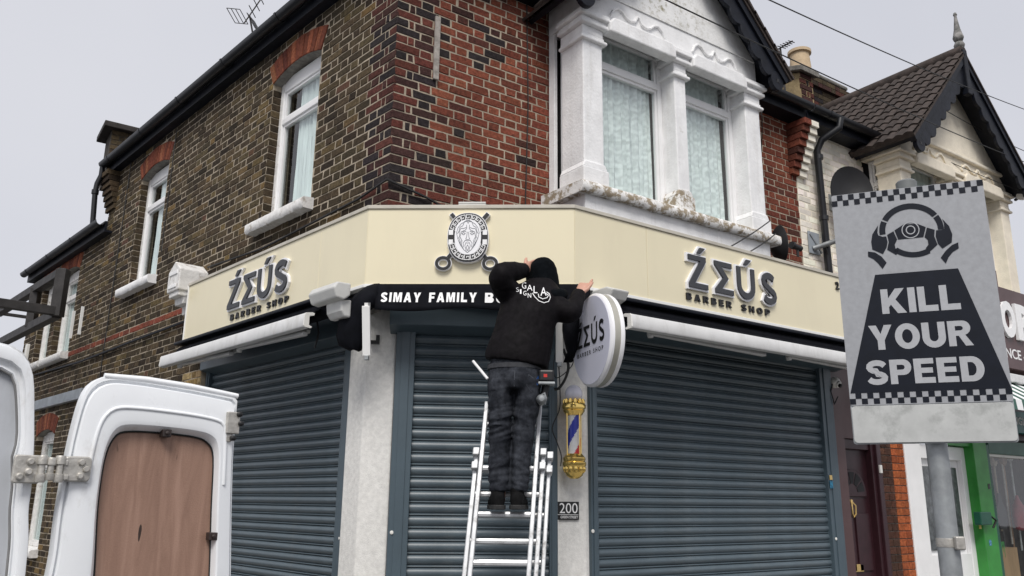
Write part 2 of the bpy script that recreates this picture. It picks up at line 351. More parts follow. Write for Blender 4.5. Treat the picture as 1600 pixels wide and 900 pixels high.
def ply():
    m = mat('plywood', (.3, .16, .1), .6, .1, 5, bump=.15, bscale=200); t = m.node_tree; N = t.nodes; K = t.links; b = N['Principled BSDF']
    tc = N.new('ShaderNodeTexCoord'); mp = N.new('ShaderNodeMapping'); mp.inputs['Scale'].default_value = (16, 16, 1.5); mp.inputs['Rotation'].default_value = (R(6), R(-8), 0)
    nz = N.new('ShaderNodeTexNoise'); nz.inputs['Scale'].default_value = 1.2; nz.inputs['Detail'].default_value = 7; nz.inputs['Distortion'].default_value = .9; nz.inputs['Roughness'].default_value = .62
    K.new(tc.outputs['Object'], mp.inputs['Vector']); K.new(mp.outputs[0], nz.inputs['Vector'])
    rp = N.new('ShaderNodeValToRGB'); e = rp.color_ramp.elements; e[0].position = .15; e[0].color = (.19, .105, .075, 1); e[1].position = .88; e[1].color = (.42, .265, .2, 1)
    x = e.new(.5); x.color = (.3, .18, .13, 1)
    K.new(nz.outputs['Fac'], rp.inputs['Fac'])
    # thin dark splits along the grain
    mp2 = N.new('ShaderNodeMapping'); mp2.inputs['Scale'].default_value = (9, 9, 1.6); mp2.inputs['Rotation'].default_value = (0, R(22), 0); mp2.inputs['Location'].default_value = (.3, 0, .4)
    n2 = N.new('ShaderNodeTexNoise'); n2.inputs['Scale'].default_value = 2.6; n2.inputs['Detail'].default_value = 2
    K.new(tc.outputs['Object'], mp2.inputs['Vector']); K.new(mp2.outputs[0], n2.inputs['Vector'])
    r2 = N.new('ShaderNodeMapRange'); r2.inputs[1].default_value = .7; r2.inputs[2].default_value = .72; K.new(n2.outputs['Fac'], r2.inputs[0])
    mx = N.new('ShaderNodeMix'); mx.data_type = 'RGBA'; K.new(r2.outputs[0], mx.inputs[0]); K.new(rp.outputs[0], mx.inputs[6]); mx.inputs[7].default_value = (.035, .02, .015, 1)
    K.new(mx.outputs[2], b.inputs['Base Color']); return m
M['ply'] = ply()
M['lace_dark'] = mat('grey_net', (.16, .165, .17), .9, .2, 9)

# rain streaks and dust with a shape of their own
add_dirt(M['cream_panel'], (.62, .55, .4), 3.5, .5, .8, .3, streak=(1, 1, .22))
add_dirt(M['stucco'], (.5, .48, .44), 9, .52, .74, .4, streak=(1, 1, .12))
add_dirt(M['awning_white'], (.42, .41, .38), 12, .5, .72, .45, streak=(1, 1, .3))
add_dirt(M['shutter'], (.2, .2, .19), 9, .6, .8, .4, streak=(1, 1, .15))
add_dirt(M['mortar'], (.1, .085, .065), .9, .52, .75, .55, streak=(1, 1, .4))
# ================================================================== ground
MB().add([(-60, -60, -.12), (80, -60, -.12), (80, 80, -.12), (-60, 80, -.12)], [(0, 1, 2, 3)]).build('road', M['asphalt'], kind='structure')
mb = MB()
cs = [LEFT.P(-14, 0, 1.8), LEFT.P(-.5, 0, 1.8), LEFT.P(.9, 0, 1.5), FRONT.P(1.2, 0, 3.4), FRONT.P(18, 0, 3.4), FRONT.P(18, 0, -6), LEFT.P(-14, 0, -6)]
cs = [(p[0], p[1]) for p in cs]
mb.prism(WORLD, cs, -.12, 0); mb.build('pavement', M['paving'], kind='structure')
mb = MB(); kp = [np.array([*c, -.005]) for c in cs[:5]]
for a, b in zip(kp[:-1], kp[1:]):
    n = int(np.linalg.norm(b - a) / .9) or 1; d = (b - a) / n
    for i in range(n): mb.bar(a + d * (i + .01), a + d * (i + .99), .14, .22)
mb.build('kerb', M['kerbstone'], kind='structure', bevel=.012)

# ================================================================== the corner building
B = thing('corner_building', 'brick corner shop house with dark side wall, red front and white bay', 'building', (0, 0, 0))
BR = []                                  # every brick of the building: dict
PAL_STOCK = [((.04, .03, .02), 3), ((.06, .046, .029), 5), ((.08, .06, .037), 5), ((.105, .08, .046), 4), ((.145, .105, .052), 1.8), ((.19, .13, .055), .5), ((.11, .06, .04), .25)]
PAL_RED = [((.215, .066, .042), 7), ((.185, .057, .038), 7), ((.15, .048, .034), 4), ((.25, .084, .05), 1.8), ((.09, .038, .03), .6), ((.045, .029, .028), .12)]
PAL_QUOIN = [((.03, .025, .028), 4), ((.06, .028, .026), 4), ((.1, .036, .03), 2)]
PAL_YEL = [((.36, .25, .11), 3), ((.28, .19, .09), 3), ((.42, .32, .17), 2)]
PAL_CREAM = [((1, 1, 1), 3), ((.93, .93, .92), 2), ((.86, .85, .83), 1)]
def pick(pal):
    t = random.uniform(0, sum(w for _, w in pal))
    for c, w in pal:
        t -= w
        if t <= 0: break
    k = random.uniform(.8, 1.22); return (c[0] * k, c[1] * k * random.uniform(.95, 1.05), c[2] * k, 1)
CH = .075                                # one course
def lay(fr, ulo, uhi, zlo, zhi, holes, palf, wall, corner=None, w1=.0, dirn=1, store=None):
    """Flemish bond. corner = u of the quoin the bond starts from, dirn = which way it runs"""
    k0 = math.floor(zlo / CH); k1 = math.ceil(zhi / CH)
    for k in range(k0, k1):
        v0, v1 = k * CH + .0052, (k + 1) * CH - .0052; vc = (v0 + v1) / 2
        if v0 < zlo - .04 or v1 > zhi + .04: continue
        pos = 0.0; seq = [.215, .1025] if k % 2 == (0 if dirn > 0 else 1) else [.1025, .046, .215]; i = 0; c0 = corner
        while True:
            L = seq[i] if i < len(seq) else (.215 if ((i - len(seq)) % 2 == (0 if len(seq) == 2 else 1)) else .1025)
            a = c0 + dirn * pos; b = c0 + dirn * (pos + L); i += 1; pos += L + random.uniform(.009, .0125)
            lo, hi = min(a, b), max(a, b)
            if (dirn > 0 and lo > uhi) or (dirn < 0 and hi < ulo): break
            lo = max(lo, ulo); hi = min(hi, uhi)
            if hi - lo < .02: continue
            parts = [(lo, hi)]
            for hf in holes:
                ex = hf(vc)
                if ex is None: continue
                np_ = []
                for x0, x1 in parts:
                    if ex[1] <= x0 or ex[0] >= x1: np_.append((x0, x1)); continue
                    if ex[0] - x0 > .02: np_.append((x0, ex[0] - .006))
                    if x1 - ex[1] > .02: np_.append((ex[1] + .006, x1))
                parts = np_
            for x0, x1 in parts:
                (BR if store is None else store).append(dict(fr=fr, u0=x0, u1=x1, v0=v0 + random.uniform(-.0015, .0015), v1=v1 + random.uniform(-.0015, .0015), w0=-.02, w1=w1 + random.uniform(-.002, .003), col=palf((x0 + x1) / 2, vc), wall=wall))
def brick_geo(mb, b):
    fr = b['fr']; j = lambda s=.0018: random.uniform(-s, s)
    U0, U1, V0, V1 = b['u0'], b['u1'], b['v0'], b['v1']; e = .0045; w1 = b['w1']; m = (U0 + U1) / 2 + j(.02)
    c4 = [(U0, V0), (m, V0), (U1, V0), (U1, V1), (m + j(.02), V1), (U0, V1)]; sg = [(1, 1), (0, 1), (-1, 1), (-1, -1), (0, -1), (1, -1)]
    c4 = [(u + j(.0028) + (s[0] * random.choice((0, 0, 0, .006)) if s[0] else 0), v + j(.0024)) for (u, v), s in zip(c4, sg)]
    r0 = [fr.P(u, v, b['w0']) for u, v in c4]; r1 = [fr.P(u, v, w1 - .0035 + j(.0012)) for u, v in c4]
    r2 = [fr.P(u + s[0] * e, v + s[1] * e, w1 + j(.0016)) for (u, v), s in zip(c4, sg)]
    mb.col = b['col']; mb.rings([r0, r1, r2], True, False, True)

def arch_hole(u0, u1, vb, vs, rise, th, flare=.03):
    """hole of a segmental arched window incl. its arch ring"""
    def h(v):
        if v < vb: return None
        if v < vs: return (u0, u1)
        um = (u0 + u1) / 2; hw = (u1 - u0) / 2; r = (hw * hw + rise * rise) / (2 * rise); cy = vs + rise - r; a1 = math.asin(hw / r) * 1.035
        ve = cy + (r + th) * math.cos(a1); xe = (r + th) * math.sin(a1)
        if v < ve: k = (v - vs) / (ve - vs); x = hw + (xe - hw) * k
        elif v < cy + r + th: x = math.sqrt((r + th) ** 2 - (v - cy) ** 2)
        else: return None
        return (um - x, um + x)
    return h
# window openings of the side wall: (far s, near s, bottom, spring)
LW = [(2.12, 1.2, 4.13, 5.6), (5.68, 4.76, 4.13, 5.6), (8.82, 7.9, 3.6, 4.86), (9.8, 9.05, 3.6, 4.86), (8.84, 7.95, .9, 2.45)]
RISE, ATH = .085, .235
holesL = [arch_hole(-a, -b, v, s, RISE, ATH) for a, b, v, s in LW]
S_EX = 6.88                               # end of the main block, lower block beyond
def palL(u, v):
    s = -u
    if abs(v - 3.56) < .03 and 3.2 < s < 8.2: return pick([((.22, .06, .04), 3), ((.16, .05, .035), 2), ((.28, .09, .05), 1)])
    if s < .33 + (.06 if int(v / CH) % 2 else 0): return pick(PAL_QUOIN)
    if 3.15 < s < 3.62 and 2.2 < v < 2.86: return pick(PAL_YEL)
    c = pick(PAL_STOCK)
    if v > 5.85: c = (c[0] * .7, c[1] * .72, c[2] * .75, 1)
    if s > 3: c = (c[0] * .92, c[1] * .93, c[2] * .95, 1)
    return c
def shop_hole(v): return (-3.14, .3) if v < 3.05 else None
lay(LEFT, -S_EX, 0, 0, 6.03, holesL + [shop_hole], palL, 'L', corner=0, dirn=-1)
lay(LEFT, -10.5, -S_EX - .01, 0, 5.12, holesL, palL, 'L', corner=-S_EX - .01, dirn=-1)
def palF(u, v):
    if u < .3: return pick([((.03, .025, .028), 3), ((.06, .03, .028), 3), ((.13, .042, .033), 4)])
    if random.random() < .14 * max(0, 1 - (u - .3) / .9) + (.14 if v > 5.2 and u < 1.0 else 0): return pick(PAL_QUOIN)
    return pick(PAL_RED)
BAY0, BAY1 = 1.56, 3.86
lay(FRONT, 0, BAY0, 3.55, 6.03, [], palF, 'F', corner=0, dirn=1)
lay(FRONT, BAY1, 5.11, 3.55, 6.03, [], lambda u, v: pick(PAL_RED), 'F', corner=BAY1, dirn=1)
# backing walls of mortar, with the openings left free
def backing(name, fr, u0, u1, v0, v1, holes, th, material, parent):
    us = sorted(set([u0, u1] + [x for h in holes for x in h[:2] if u0 < x < u1])); mb = MB()
    for a, b in zip(us[:-1], us[1:]):
        m = (a + b) / 2; sp = sorted([(max(v0, h[2]), min(v1, h[3])) for h in holes if h[0] <= m <= h[1] and h[3] > v0 and h[2] < v1]); c = v0
        for x, y in sp:
            if x > c: mb.box(fr, a, b, c, x, -th, -.004)
            c = max(c, y)
        if c < v1: mb.box(fr, a, b, c, v1, -th, -.004)
    return mb.build(name, material, parent)
hl = [(-a, -b, v, s + RISE) for a, b, v, s in LW]
WL = backing('side_wall', LEFT, -S_EX, -.004, 0, 6.05, hl + [(-3.14, .3, -1, 3.05)], .24, M['mortar'], B)
backing('rear_wall', LEFT, -10.5, -S_EX, 0, 5.12, hl, .24, M['mortar'], B)
WF = backing('front_wall', FRONT, .004, 5.11, 3.3, 6.05, [(BAY0 + .02, BAY1 - .02, 3.4, 6.0)], .24, M['mortar'], B)
# reveals of the side windows (the far jamb is what one sees)
for a, b, v, s in LW:
    k = math.ceil(v / CH)
    while (k + 1) * CH < s + .02:
        jf = Fr(LEFT.P(-a, 0, 0), LEFT.N * -1.0)           # u runs into the wall
        BR.append(dict(fr=jf, u0=.004, u1=.1 + random.uniform(-.01, .02), v0=k * CH + .005, v1=(k + 1) * CH - .005, w0=-.02, w1=.007, col=pick(PAL_STOCK[:4]), wall='L')); k += 1
for b in BR:
    c = b['fr'].P((b['u0'] + b['u1']) / 2, (b['v0'] + b['v1']) / 2, 0); x, y, z = pix(c)
    a = [pix(b['fr'].P(u, v, 0)) for u, v in ((b['u0'], b['v0']), (b['u1'], b['v0']), (b['u1'], b['v1']), (b['u0'], b['v1']))]
    A = abs(sum(a[i][0] * a[(i + 1) % 4][1] - a[(i + 1) % 4][0] * a[i][1] for i in range(4))) / 2
    hid = not (-5 < x < 1605 and -5 < y < 905) or (c[2] < 3.78 and -3.2 < (c @ LD) * -1 + 0 < 9 and x > 300) or (560 < x < 905 and y > 322) or (x > 905 and y > 325 + (x - 905) * .26)
    b['A'] = 0 if hid else A
BR.sort(key=lambda b: -b['A'])
for b in BR[:300]:
    mb = MB(); brick_geo(mb, b); mb.build('brick', M['brick'], WL if b['wall'] == 'L' else WF)
mb = MB()
for b in BR[300:]: brick_geo(mb, b)
mb.build('brickwork', M['brick'], B, kind='stuff')
# segmental arches: each voussoir a piece
def red_arch(u0, u1, vs, n=13):
    um = (u0 + u1) / 2; hw = (u1 - u0) / 2; r = (hw * hw + RISE * RISE) / (2 * RISE); cy = vs + RISE - r; a1 = math.asin(hw / r)
    bk = MB(); N2 = 14
    inn = [(um + (r - .0) * math.sin(-a1 + 2 * a1 * i / N2), cy + r * math.cos(-a1 + 2 * a1 * i / N2)) for i in range(N2 + 1)]
    outp = [(um + (r + ATH) * math.sin((-a1 + 2 * a1 * i / N2) * 1.035), cy + (r + ATH) * math.cos((-a1 + 2 * a1 * i / N2) * 1.035)) for i in range(N2 + 1)]
    bk.prism(LEFT, inn + outp[::-1], -.12, -.003); ar = bk.build('arch', M['mortar_dark'], B)
    for i in range(n):
        t0 = -a1 + 2 * a1 * (i + .05) / n; t1 = -a1 + 2 * a1 * (i + .95) / n
        p = lambda t, rr, k: (um + rr * math.sin(t * k), cy + rr * math.cos(t * k))
        poly = [p(t0, r + .001, 1), p(t1, r + .001, 1), p(t1, r + ATH, 1.035), p(t0, r + ATH, 1.035)]
        m2 = MB(); m2.col = pick([((.3, .1, .055), 4), ((.22, .068, .042), 3), ((.16, .05, .035), 2), ((.36, .14, .075), 1)])
        m2.prism(LEFT, poly, -.115, .008 + random.uniform(-.003, .003)); m2.build('arch_brick', M['brick'], ar, bevel=.004, seg=1)
for a, b, v, s in LW: red_arch(-a, -b, s)

# ---- windows
def curtain_mesh(fr, u0, u1, v0, v1, w, waves=9, amp=.018, ragged=None):
    n = 60; pts0 = []; mb = MB(); rs = []
    for j in range(5):
        v = v0 + (v1 - v0) * j / 4
        rs.append([fr.P(u0 + (u1 - u0) * i / n + (ragged(v) if (ragged and i == 0) else 0), v, w + amp * math.sin(i / n * waves * 6.283 + math.sin(i * .37) * 1.5 + j * .15) + amp * .5 * math.sin(i * 1.7 + j)) for i in range(n + 1)])
    return mb.rings(rs, False, False, False)
def window(parent, fr, u0, u1, v0, v1, w, trans, fmat, cmat, cu=(0, 1), bar=.05, head=0, deep=True, waves=9):
    """frame with a transom, two panes, curtain and a dark room box behind"""
    mb = MB(); o = .055
    mb.box(fr, u0, u0 + bar, v0, v1, w - o, w); mb.box(fr, u1 - bar, u1, v0, v1, w - o, w)
    mb.box(fr, u0 + bar, u1 - bar, v0, v0 + bar * 1.1, w - o, w); mb.box(fr, u0 + bar, u1 - bar, v1 - bar - head, v1, w - o, w)
    mb.box(fr, u0 + bar, u1 - bar, trans - bar * .6, trans + bar * .6, w - o, w + .003)
    wn = mb.build('window', fmat, parent, bevel=.006)
    sm = MB(); i2 = bar + .001; sb = .028                     # sash beads
    for a, b in ((v0 + bar * 1.1, trans - bar * .6), (trans + bar * .6, v1 - bar - head)):
        sm.box(fr, u0 + i2, u0 + i2 + sb, a, b, w - o, w - .014); sm.box(fr, u1 - i2 - sb, u1 - i2, a, b, w - o, w - .014)
        sm.box(fr, u0 + i2 + sb, u1 - i2 - sb, a, a + sb, w - o, w - .014); sm.box(fr, u0 + i2 + sb, u1 - i2 - sb, b - sb, b, w - o, w - .014)
    sm.build('sash', fmat, wn, bevel=.004)
    for a, b in ((v0 + bar * 1.1, trans - bar * .6), (trans + bar * .6, v1 - bar - head)):
        g = MB(); g.flat(fr, [(u0 + bar, a), (u1 - bar, a), (u1 - bar, b), (u0 + bar, b)], w - .036); g.build('pane', M['glass'], wn)
    cu0 = u0 + .03 + (u1 - u0 - .06) * cu[0]; cu1 = u0 + .03 + (u1 - u0 - .06) * cu[1]
    c = curtain_mesh(fr, cu0, cu1, v0 + .02, v1 - .03, w - .075, waves, amp=.016); c.build('curtain', cmat, wn, smooth=60)
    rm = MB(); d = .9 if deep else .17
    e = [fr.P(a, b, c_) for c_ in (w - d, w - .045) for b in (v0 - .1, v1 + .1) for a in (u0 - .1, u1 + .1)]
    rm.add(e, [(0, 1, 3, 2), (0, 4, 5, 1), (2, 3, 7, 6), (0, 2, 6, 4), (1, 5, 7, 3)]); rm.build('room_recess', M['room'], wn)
    return wn
def ragged_slab(fr, u0, u1, v0, v1, w0, w1, n=22, amp=.006):
    """chipped old stone sill: uneven lower and front edges"""
    mb = MB(); rs = []
    for i in range(n + 1):
        u = u0 + (u1 - u0) * i / n; a = random.uniform(-amp, amp); b = random.uniform(-amp, amp) * .6
        rs.append([fr.P(u, v0 + max(0, a), w0), fr.P(u, v0 + a, w1 - .015 + b), fr.P(u, v0 + .02 + a * .5, w1 + b), fr.P(u, v1 - .015, w1 + b * .5), fr.P(u, v1 + b * .3, w1 - .015), fr.P(u, v1 + .02, w0)])
    return mb.rings(rs)
for i, (a, b, v, s) in enumerate(LW):
    tr = v + (5.2 - 4.13) * (s - v) / 1.47
    wn = window(B, LEFT, -a + .012, -b - .012, v + .02, s + RISE - .02, -.1, tr, M['old_paint'] if i > 1 else M['upvc'], M['sheer'], cu=(.3, 1) if i < 2 else (0, .8), head=.09)
    x = MB(); x.box(LEFT, -a + .004, -a + .05, v, s + .02, -.19, -.092); x.build('box_frame', M['old_paint'], wn)
    ragged_slab(LEFT, -a - .1, -b + .06, v - .1, v, -.1, .11).build('sill', M['old_paint'] if i != 1 else M['stucco'], wn, smooth=50)

# ---- shop-end console bracket (white, gabled top)
mb = MB(); cf = LEFT.off(-3.36, 0, 0)
mb.prism(cf, [(-.15, 3.64), (.15, 3.64), (.15, 3.86), (0, 3.96), (-.15, 3.86)], 0, .3)
mb.prism(cf, [(-.13, 3.585), (.13, 3.585), (.13, 3.645), (-.13, 3.645)], 0, .28)
mb.prism(cf, [(-.1, 3.51), (.1, 3.51), (.12, 3.59), (-.12, 3.59)], 0, .22)
mb.prism(cf, [(-.07, 3.42), (.07, 3.42), (.09, 3.52), (-.09, 3.52)], 0, .15)
cb = mb.build('console_bracket', M['old_paint'], B, bevel=.012)
mb = MB(); mb.box(cf, -.1, .1, 3.67, 3.71, .295, .31); mb.build('moulding', M['stucco'], cb, bevel=.005)
mb = MB(); mb.box(cf, -.1, .1, 3.81, 3.85, .295, .31); mb.build('moulding', M['stucco'], cb, bevel=.005)

# ---- eaves, gutters and roof of the main block
def eave(fr, u0, u1, z, proj, name='eave', parent=B):
    mb = MB(); mb.box(fr, u0, u1, z, z + .03, -.05, proj); mb.box(fr, u0, u1, z + .03, z + .15, proj - .03, proj)
    e = mb.build(name, M['black_wood'], parent); g = MB(); pr = []
    n = 10; c = proj + .065
    A = [(c - .06 * math.cos(t), z + .14 - .065 * math.sin(t)) for t in [math.pi * k / n for k in range(n + 1)]]
    A += [(c + .052 * math.cos(t), z + .14 - .057 * math.sin(t)) for t in [math.pi * k / n for k in range(n + 1)]]
    g.rings([[fr.P(u, b, a) for a, b in A] for u in (u0, u1)]); g.build('gutter', M['gutter'], e, smooth=40)
    u = u0 + .3
    while u < u1:
        k = MB(); A2 = [(c - .066 * math.cos(t), z + .142 - .072 * math.sin(t)) for t in [math.pi * j / n for j in range(n + 1)]] + [(c + .06 * math.cos(t), z + .142 - .066 * math.sin(t)) for t in [math.pi * j / n for j in range(n + 1)]]
        k.rings([[fr.P(u + d, b, a) for a, b in A2] for d in (0, .035)]); k.build('gutter_bracket', M['gutter'], e); u += 1.2
    return e
eave(LEFT, -6.88, .25, 6.0, .1)
eave(LEFT, -10.5, -6.62, 5.1, .1)
eave(FRONT, 0.1, BAY0 - .1, 6.0, .12)
eave(FRONT, BAY1 + .22, 5.1, 5.88, .2)
mb = MB(); c1 = LEFT.P(.1, 6.13, .1); c2 = LEFT.P(-6.88, 6.13, .1); c3 = FRONT.P(5.0, 6.03, .18); ap = np.array([2.4, 3.0, 7.3]); ap2 = LEFT.P(-5.2, 7.3, -3.2); c4 = LEFT.P(-6.88, 6.13, -6.5); c5 = np.array([5.0, 6.0, 6.1]); ap3 = np.array([5.0, 3.0, 7.3])
mb.add([c1, c2, ap2, ap, c3, ap3, c4, c5], [(0, 3, 2, 1), (0, 4, 5, 3), (1, 2, 6), (3, 5, 7, 6, 2)])
mb.build('roof', M['tile'], B)
mb = MB(); d1 = LEFT.P(-6.9, 5.24, .1); d2 = LEFT.P(-10.5, 5.24, .1); mb.add([d1, d2, LEFT.P(-10.5, 6.2, -2.2), LEFT.P(-6.9, 6.4, -2.2)], [(0, 3, 2, 1)]); mb.build('rear_roof', M['tile'], B)
mb = MB(); mb.box(LEFT, -6.86, -6.64, 0, 6.1, -5.0, -.3); mb.build('party_wall', M['mortar_dark'], B)
# brick corbel stepping out at the end of the main eave
for k in range(7):
    m2 = MB(); m2.col = pick(PAL_STOCK[:3]); m2.box(LEFT, -6.95, -6.6, 6.0 - (k + 1) * .078, 6.0 - k * .078 - .006, -.01,   .17 - k * .023); m2.build('corbel_brick', M['brick'], WL, bevel=.004, seg=1)
# downpipe between the two gutters
mb = MB(); pg = LEFT.off(-6.86, 0, 0)
mb.tube([pg.P(0, 6.1, .17), pg.P(0, 5.96, .17), pg.P(-.03, 5.84, .2), pg.P(-.03, 5.7, .21), pg.P(-.03, 5.2, .18)], .036, 10); mb.tube([pg.P(-.03, 5.68, .21), pg.P(-.03, 5.74, .21)], .047, 10)
mb.build('downpipe', M['gutter'], B, smooth=40)
# chimney behind the side eave
cs0 = FRONT.off(0, 0, -6.75); ca = cs0.uv(173, 220)[0]; ct = cs0.uv(173, 202)[1]; cwid = cs0.uv(232, 215)[0] - ca; cl = cs0.uv(162, 196)[0]
ch = MB(); ch.box(cs0, ca, ca + cwid, 5.9, ct, -.5, -.004); co = ch.build('chimney', mat('sooty_brick', (.05, .04, .03), .9, .3, 9, bump=.5, bscale=50), B)
ch = MB(); ch.box(cs0, cl, ca + cwid + .1, ct, ct + .085, -.6, .1); ch.build('cap', mat('dark_coping', (.035, .03, .027), .85, .2, 8, bump=.4, bscale=40), co, bevel=.01)
sto = []; lay(cs0, ca, ca + cwid, 6.1, ct, [], lambda u, v: pick(PAL_STOCK[:4]), 'C', corner=ca, store=sto)
for b in sto:
    m2 = MB(); brick_geo(m2, b); m2.build('brick', M['brick'], co)
# cables and pipes along the side wall
def sag(p, r_, d, n=14): 
    p = np.array(p); r_ = np.array(r_); return [p + (r_ - p) * i / n - UPV * d * 4 * (i / n) * (1 - i / n) for i in range(n + 1)]
mb = MB(); mb.tube([LEFT.P(-3.1, 3.42, .02), LEFT.P(-5, 3.4, .03), LEFT.P(-7.2, 3.38, .02), LEFT.P(-9.4, 3.43, .02)], .016, 6); mb.build('wall_pipe', M['black_wood'], B)
mb = MB(); mb.tube([LEFT.P(-6.15, 6.0, .015), LEFT.P(-6.2, 4.6, .015), LEFT.P(-6.25, 3.3, .015), LEFT.P(-6.24, 1, .015)], .007, 5); mb.build('wall_cable', M['cable'], B)
mb = MB(); mb.tube([LEFT.P(-4.6, 5.95, .014), LEFT.P(-4.62, 4.4, .014)], .006, 5); mb.build('wall_cable', M['cable'], B)
mb = MB(); mb.tube([LEFT.P(-3.2, 3.92, .02), LEFT.P(-2, 3.86, .02), LEFT.P(-.4, 3.92, .02), LEFT.P(.02, 3.97, .03), FRONT.P(.3, 3.9, .03), FRONT.P(.7, 3.78, .04)], .011, 6); mb.build('wall_cable', M['cable'], B)
mb = MB(); mb.tube([FRONT.P(1.28, 6.0, .014), FRONT.P(1.3, 5, .016), FRONT.P(1.27, 3.7, .014)], .006, 5); mb.build('wall_cable', M['cable'], B)
for s_ in (7.8, 7.4):
    mb = MB(); mb.box(LEFT, -s_ - .015, -s_ + .015, 3.79, 4.19, .0, .035); mb.build('white_batten', M['trim'], B)
mb = MB(); mb.box(LEFT, -9.2, -6.8, 2.85, 2.99, 0, .06); mb.build('lead_band', M['lead'], B, bevel=.006)
mb = MB(); mb.box(LEFT, -10.15, -10.05, 3.75, 4.0, 0, .05); mb.build('junction_box', M['plasticwhite'], B, bevel=.008)
# timber batten left on the red wall
u0, v0 = FRONT.uv(679, 126); u1, v1 = FRONT.uv(680, 27)
mb = MB(); mb.box(FRONT, u0 - .024, u0 + .024, v0, v1, .006, .03); mb.build('timber_batten', mat('grey_batten', (.33, .3, .27), .8, .2, 20, bump=.4, bscale=60), B, bevel=.004)

# ---- the white bay
BW = .5                                   # bay front plane
BF = FRONT.off(0, 0, BW)
mb = MB()
mb.box(FRONT, 1.52, 3.86, 3.3, 4.06, 0.01, BW + .02)       # skirt below the sill
bay = mb.build('bay', M['stucco'], B, bevel=.008)
MB().box(FRONT, 1.53, 3.85, 5.75, 6.02, 0.01, BW).build('lintel_beam', M['stucco'], bay, bevel=.008)
MB().box(FRONT, 1.535, 1.57, 4.0, 5.76, .01, .09).build('jamb', M['stucco'], bay, bevel=.004)
GX, GZ = 2.69, 7.2                         # gable apex
mb = MB(); mb.prism(FRONT, [(1.55, 6.02), (3.83, 6.02), (GX, GZ)], .01, BW + .012); mb.build('gable', add_dirt(mat('gable_stucco', (.8, .8, .79), .75, .05, 6, bump=.4, bscale=50), (.2, .17, .07), 16, .5, .66, .0), bay)
# mossy patch on the gable foot
g = bpy.data.materials['gable_stucco']; N = g.node_tree.nodes; K = g.node_tree.links
dm = [n for n in N if n.type == 'MAP_RANGE'][-1]; tcg = N.new('ShaderNodeTexCoord'); sx = N.new('ShaderNodeSeparateXYZ'); K.new(tcg.outputs['Object'], sx.inputs[0])
def bandmask(sock, c, wd):
    a = N.new('ShaderNodeMath'); a.operation = 'SUBTRACT'; K.new(sock, a.inputs[0]); a.inputs[1].default_value = c
    b = N.new('ShaderNodeMath'); b.operation = 'ABSOLUTE'; K.new(a.outputs[0], b.inputs[0]); r = N.new('ShaderNodeMapRange'); r.inputs[1].default_value = wd; r.inputs[2].default_value = wd * .2; r.inputs[3].default_value = 0; r.inputs[4].default_value = .95
    K.new(b.outputs[0], r.inputs[0]); return r.outputs[0]
mm = N.new('ShaderNodeMath'); mm.operation = 'MULTIPLY'; K.new(bandmask(sx.outputs[0], 2.55, .75), mm.inputs[0]); K.new(bandmask(sx.outputs[2], 6.22, .3), mm.inputs[1]); K.new(mm.outputs[0], dm.inputs[4])
SILLT = 4.1
ragged_slab(FRONT, 1.44, 3.95, 4.055, SILLT + .045, .02, BW + .09, 46, .006).build('bay_sill', M['stucco_worn'], bay, smooth=50)
# pilasters with moulded caps and bases
def pilaster(u0, u1, left_vis=True, worn=False):
    mb = MB(); mb.box(FRONT, u0, u1, SILLT + .25, 5.54, .2, BW)
    ps = mb.build('pilaster', M['stucco'], B, bevel=.01)
    mb = MB(); mb.box(FRONT, u0 - .03, u1 + .03, SILLT + .02, SILLT + .2, .2, BW + .03)
    prf = [(u0 - .03, SILLT + .2), (u1 + .03, SILLT + .2), (u1 + .0, SILLT + .26), (u0, SILLT + .26)]
    mb.prism(FRONT, prf, .2, BW + .015); mb.build('base', M['stucco_worn'] if worn else M['stucco'], ps, bevel=.01)
    z = 5.49
    for dz, e in ((.03, .035), (.035, .015), (.08, .008), (.035, .05), (.035, .035), (.03, .07), (.035, .055)):
        mb = MB(); mb.box(FRONT, u0 - e, u1 + e, z, z + dz + .001, .2, BW + e); mb.build('cap_moulding', M['stucco'], ps, bevel=.009); z += dz
    return ps
for a, b, wn_ in ((1.53, 1.75, 0), (2.64, 2.79, 1), (3.64, 3.86, 0)): pilaster(a, b, worn=wn_)
# hood mouldings over each light, with the scroll
def hood(u0, u1):
    mb = MB(); mb.prism(FRONT, [(u0, 5.62), (u1, 5.62), (u1, 5.71), (u1 - .05, 5.77), (u0 + .05, 5.77), (u0, 5.71)], BW - .03, BW + .085)
    hd = mb.build('hood_mould', M['stucco'], bay, bevel=.014)
    mb = MB(); um = (u0 + u1) / 2; hw = (u1 - u0) / 2 - .07
    for sg in (-1, 1):
        pts = [(um + sg * hw * t, 5.815 + .15 * f) for t, f in ((1, .1), (.9, .55), (.75, .8), (.6, .72), (.45, .42), (.3, .3), (.12, .42), (.02, .85))]
        mb.prism(BF, stroke_poly(pts, .018), -.01, .022)
    mb.build('scroll', M['stucco'], hd, bevel=.005)
hood(1.78, 2.6); hood(2.83, 3.6)
window(B, FRONT, 1.75, 2.64, SILLT, 5.8, .33, 5.43, M['upvc'], M['lace'], cu=(0, .93), waves=11)
window(B, FRONT, 2.79, 3.64, SILLT, 5.8, .33, 5.43, M['upvc'], M['lace'], cu=(0, .9), waves=9)
BL = Fr((1.575, 0, 0), (0, -1, 0))         # left return, u = distance out from the wall
window(B, BL, .09, .3, SILLT, 5.76, -.03, 5.43, M['upvc'], M['lace_dark'], cu=(.05, .95), bar=.03, deep=False)
mb = MB(); mb.prism(BL, [(.02, 5.74), (.48, 5.74), (.44, 5.8), (.38, 5.86), (.1, 5.86), (.05, 5.8)], 0, .05); mb.build('return_hood', M['stucco'], bay, bevel=.008)
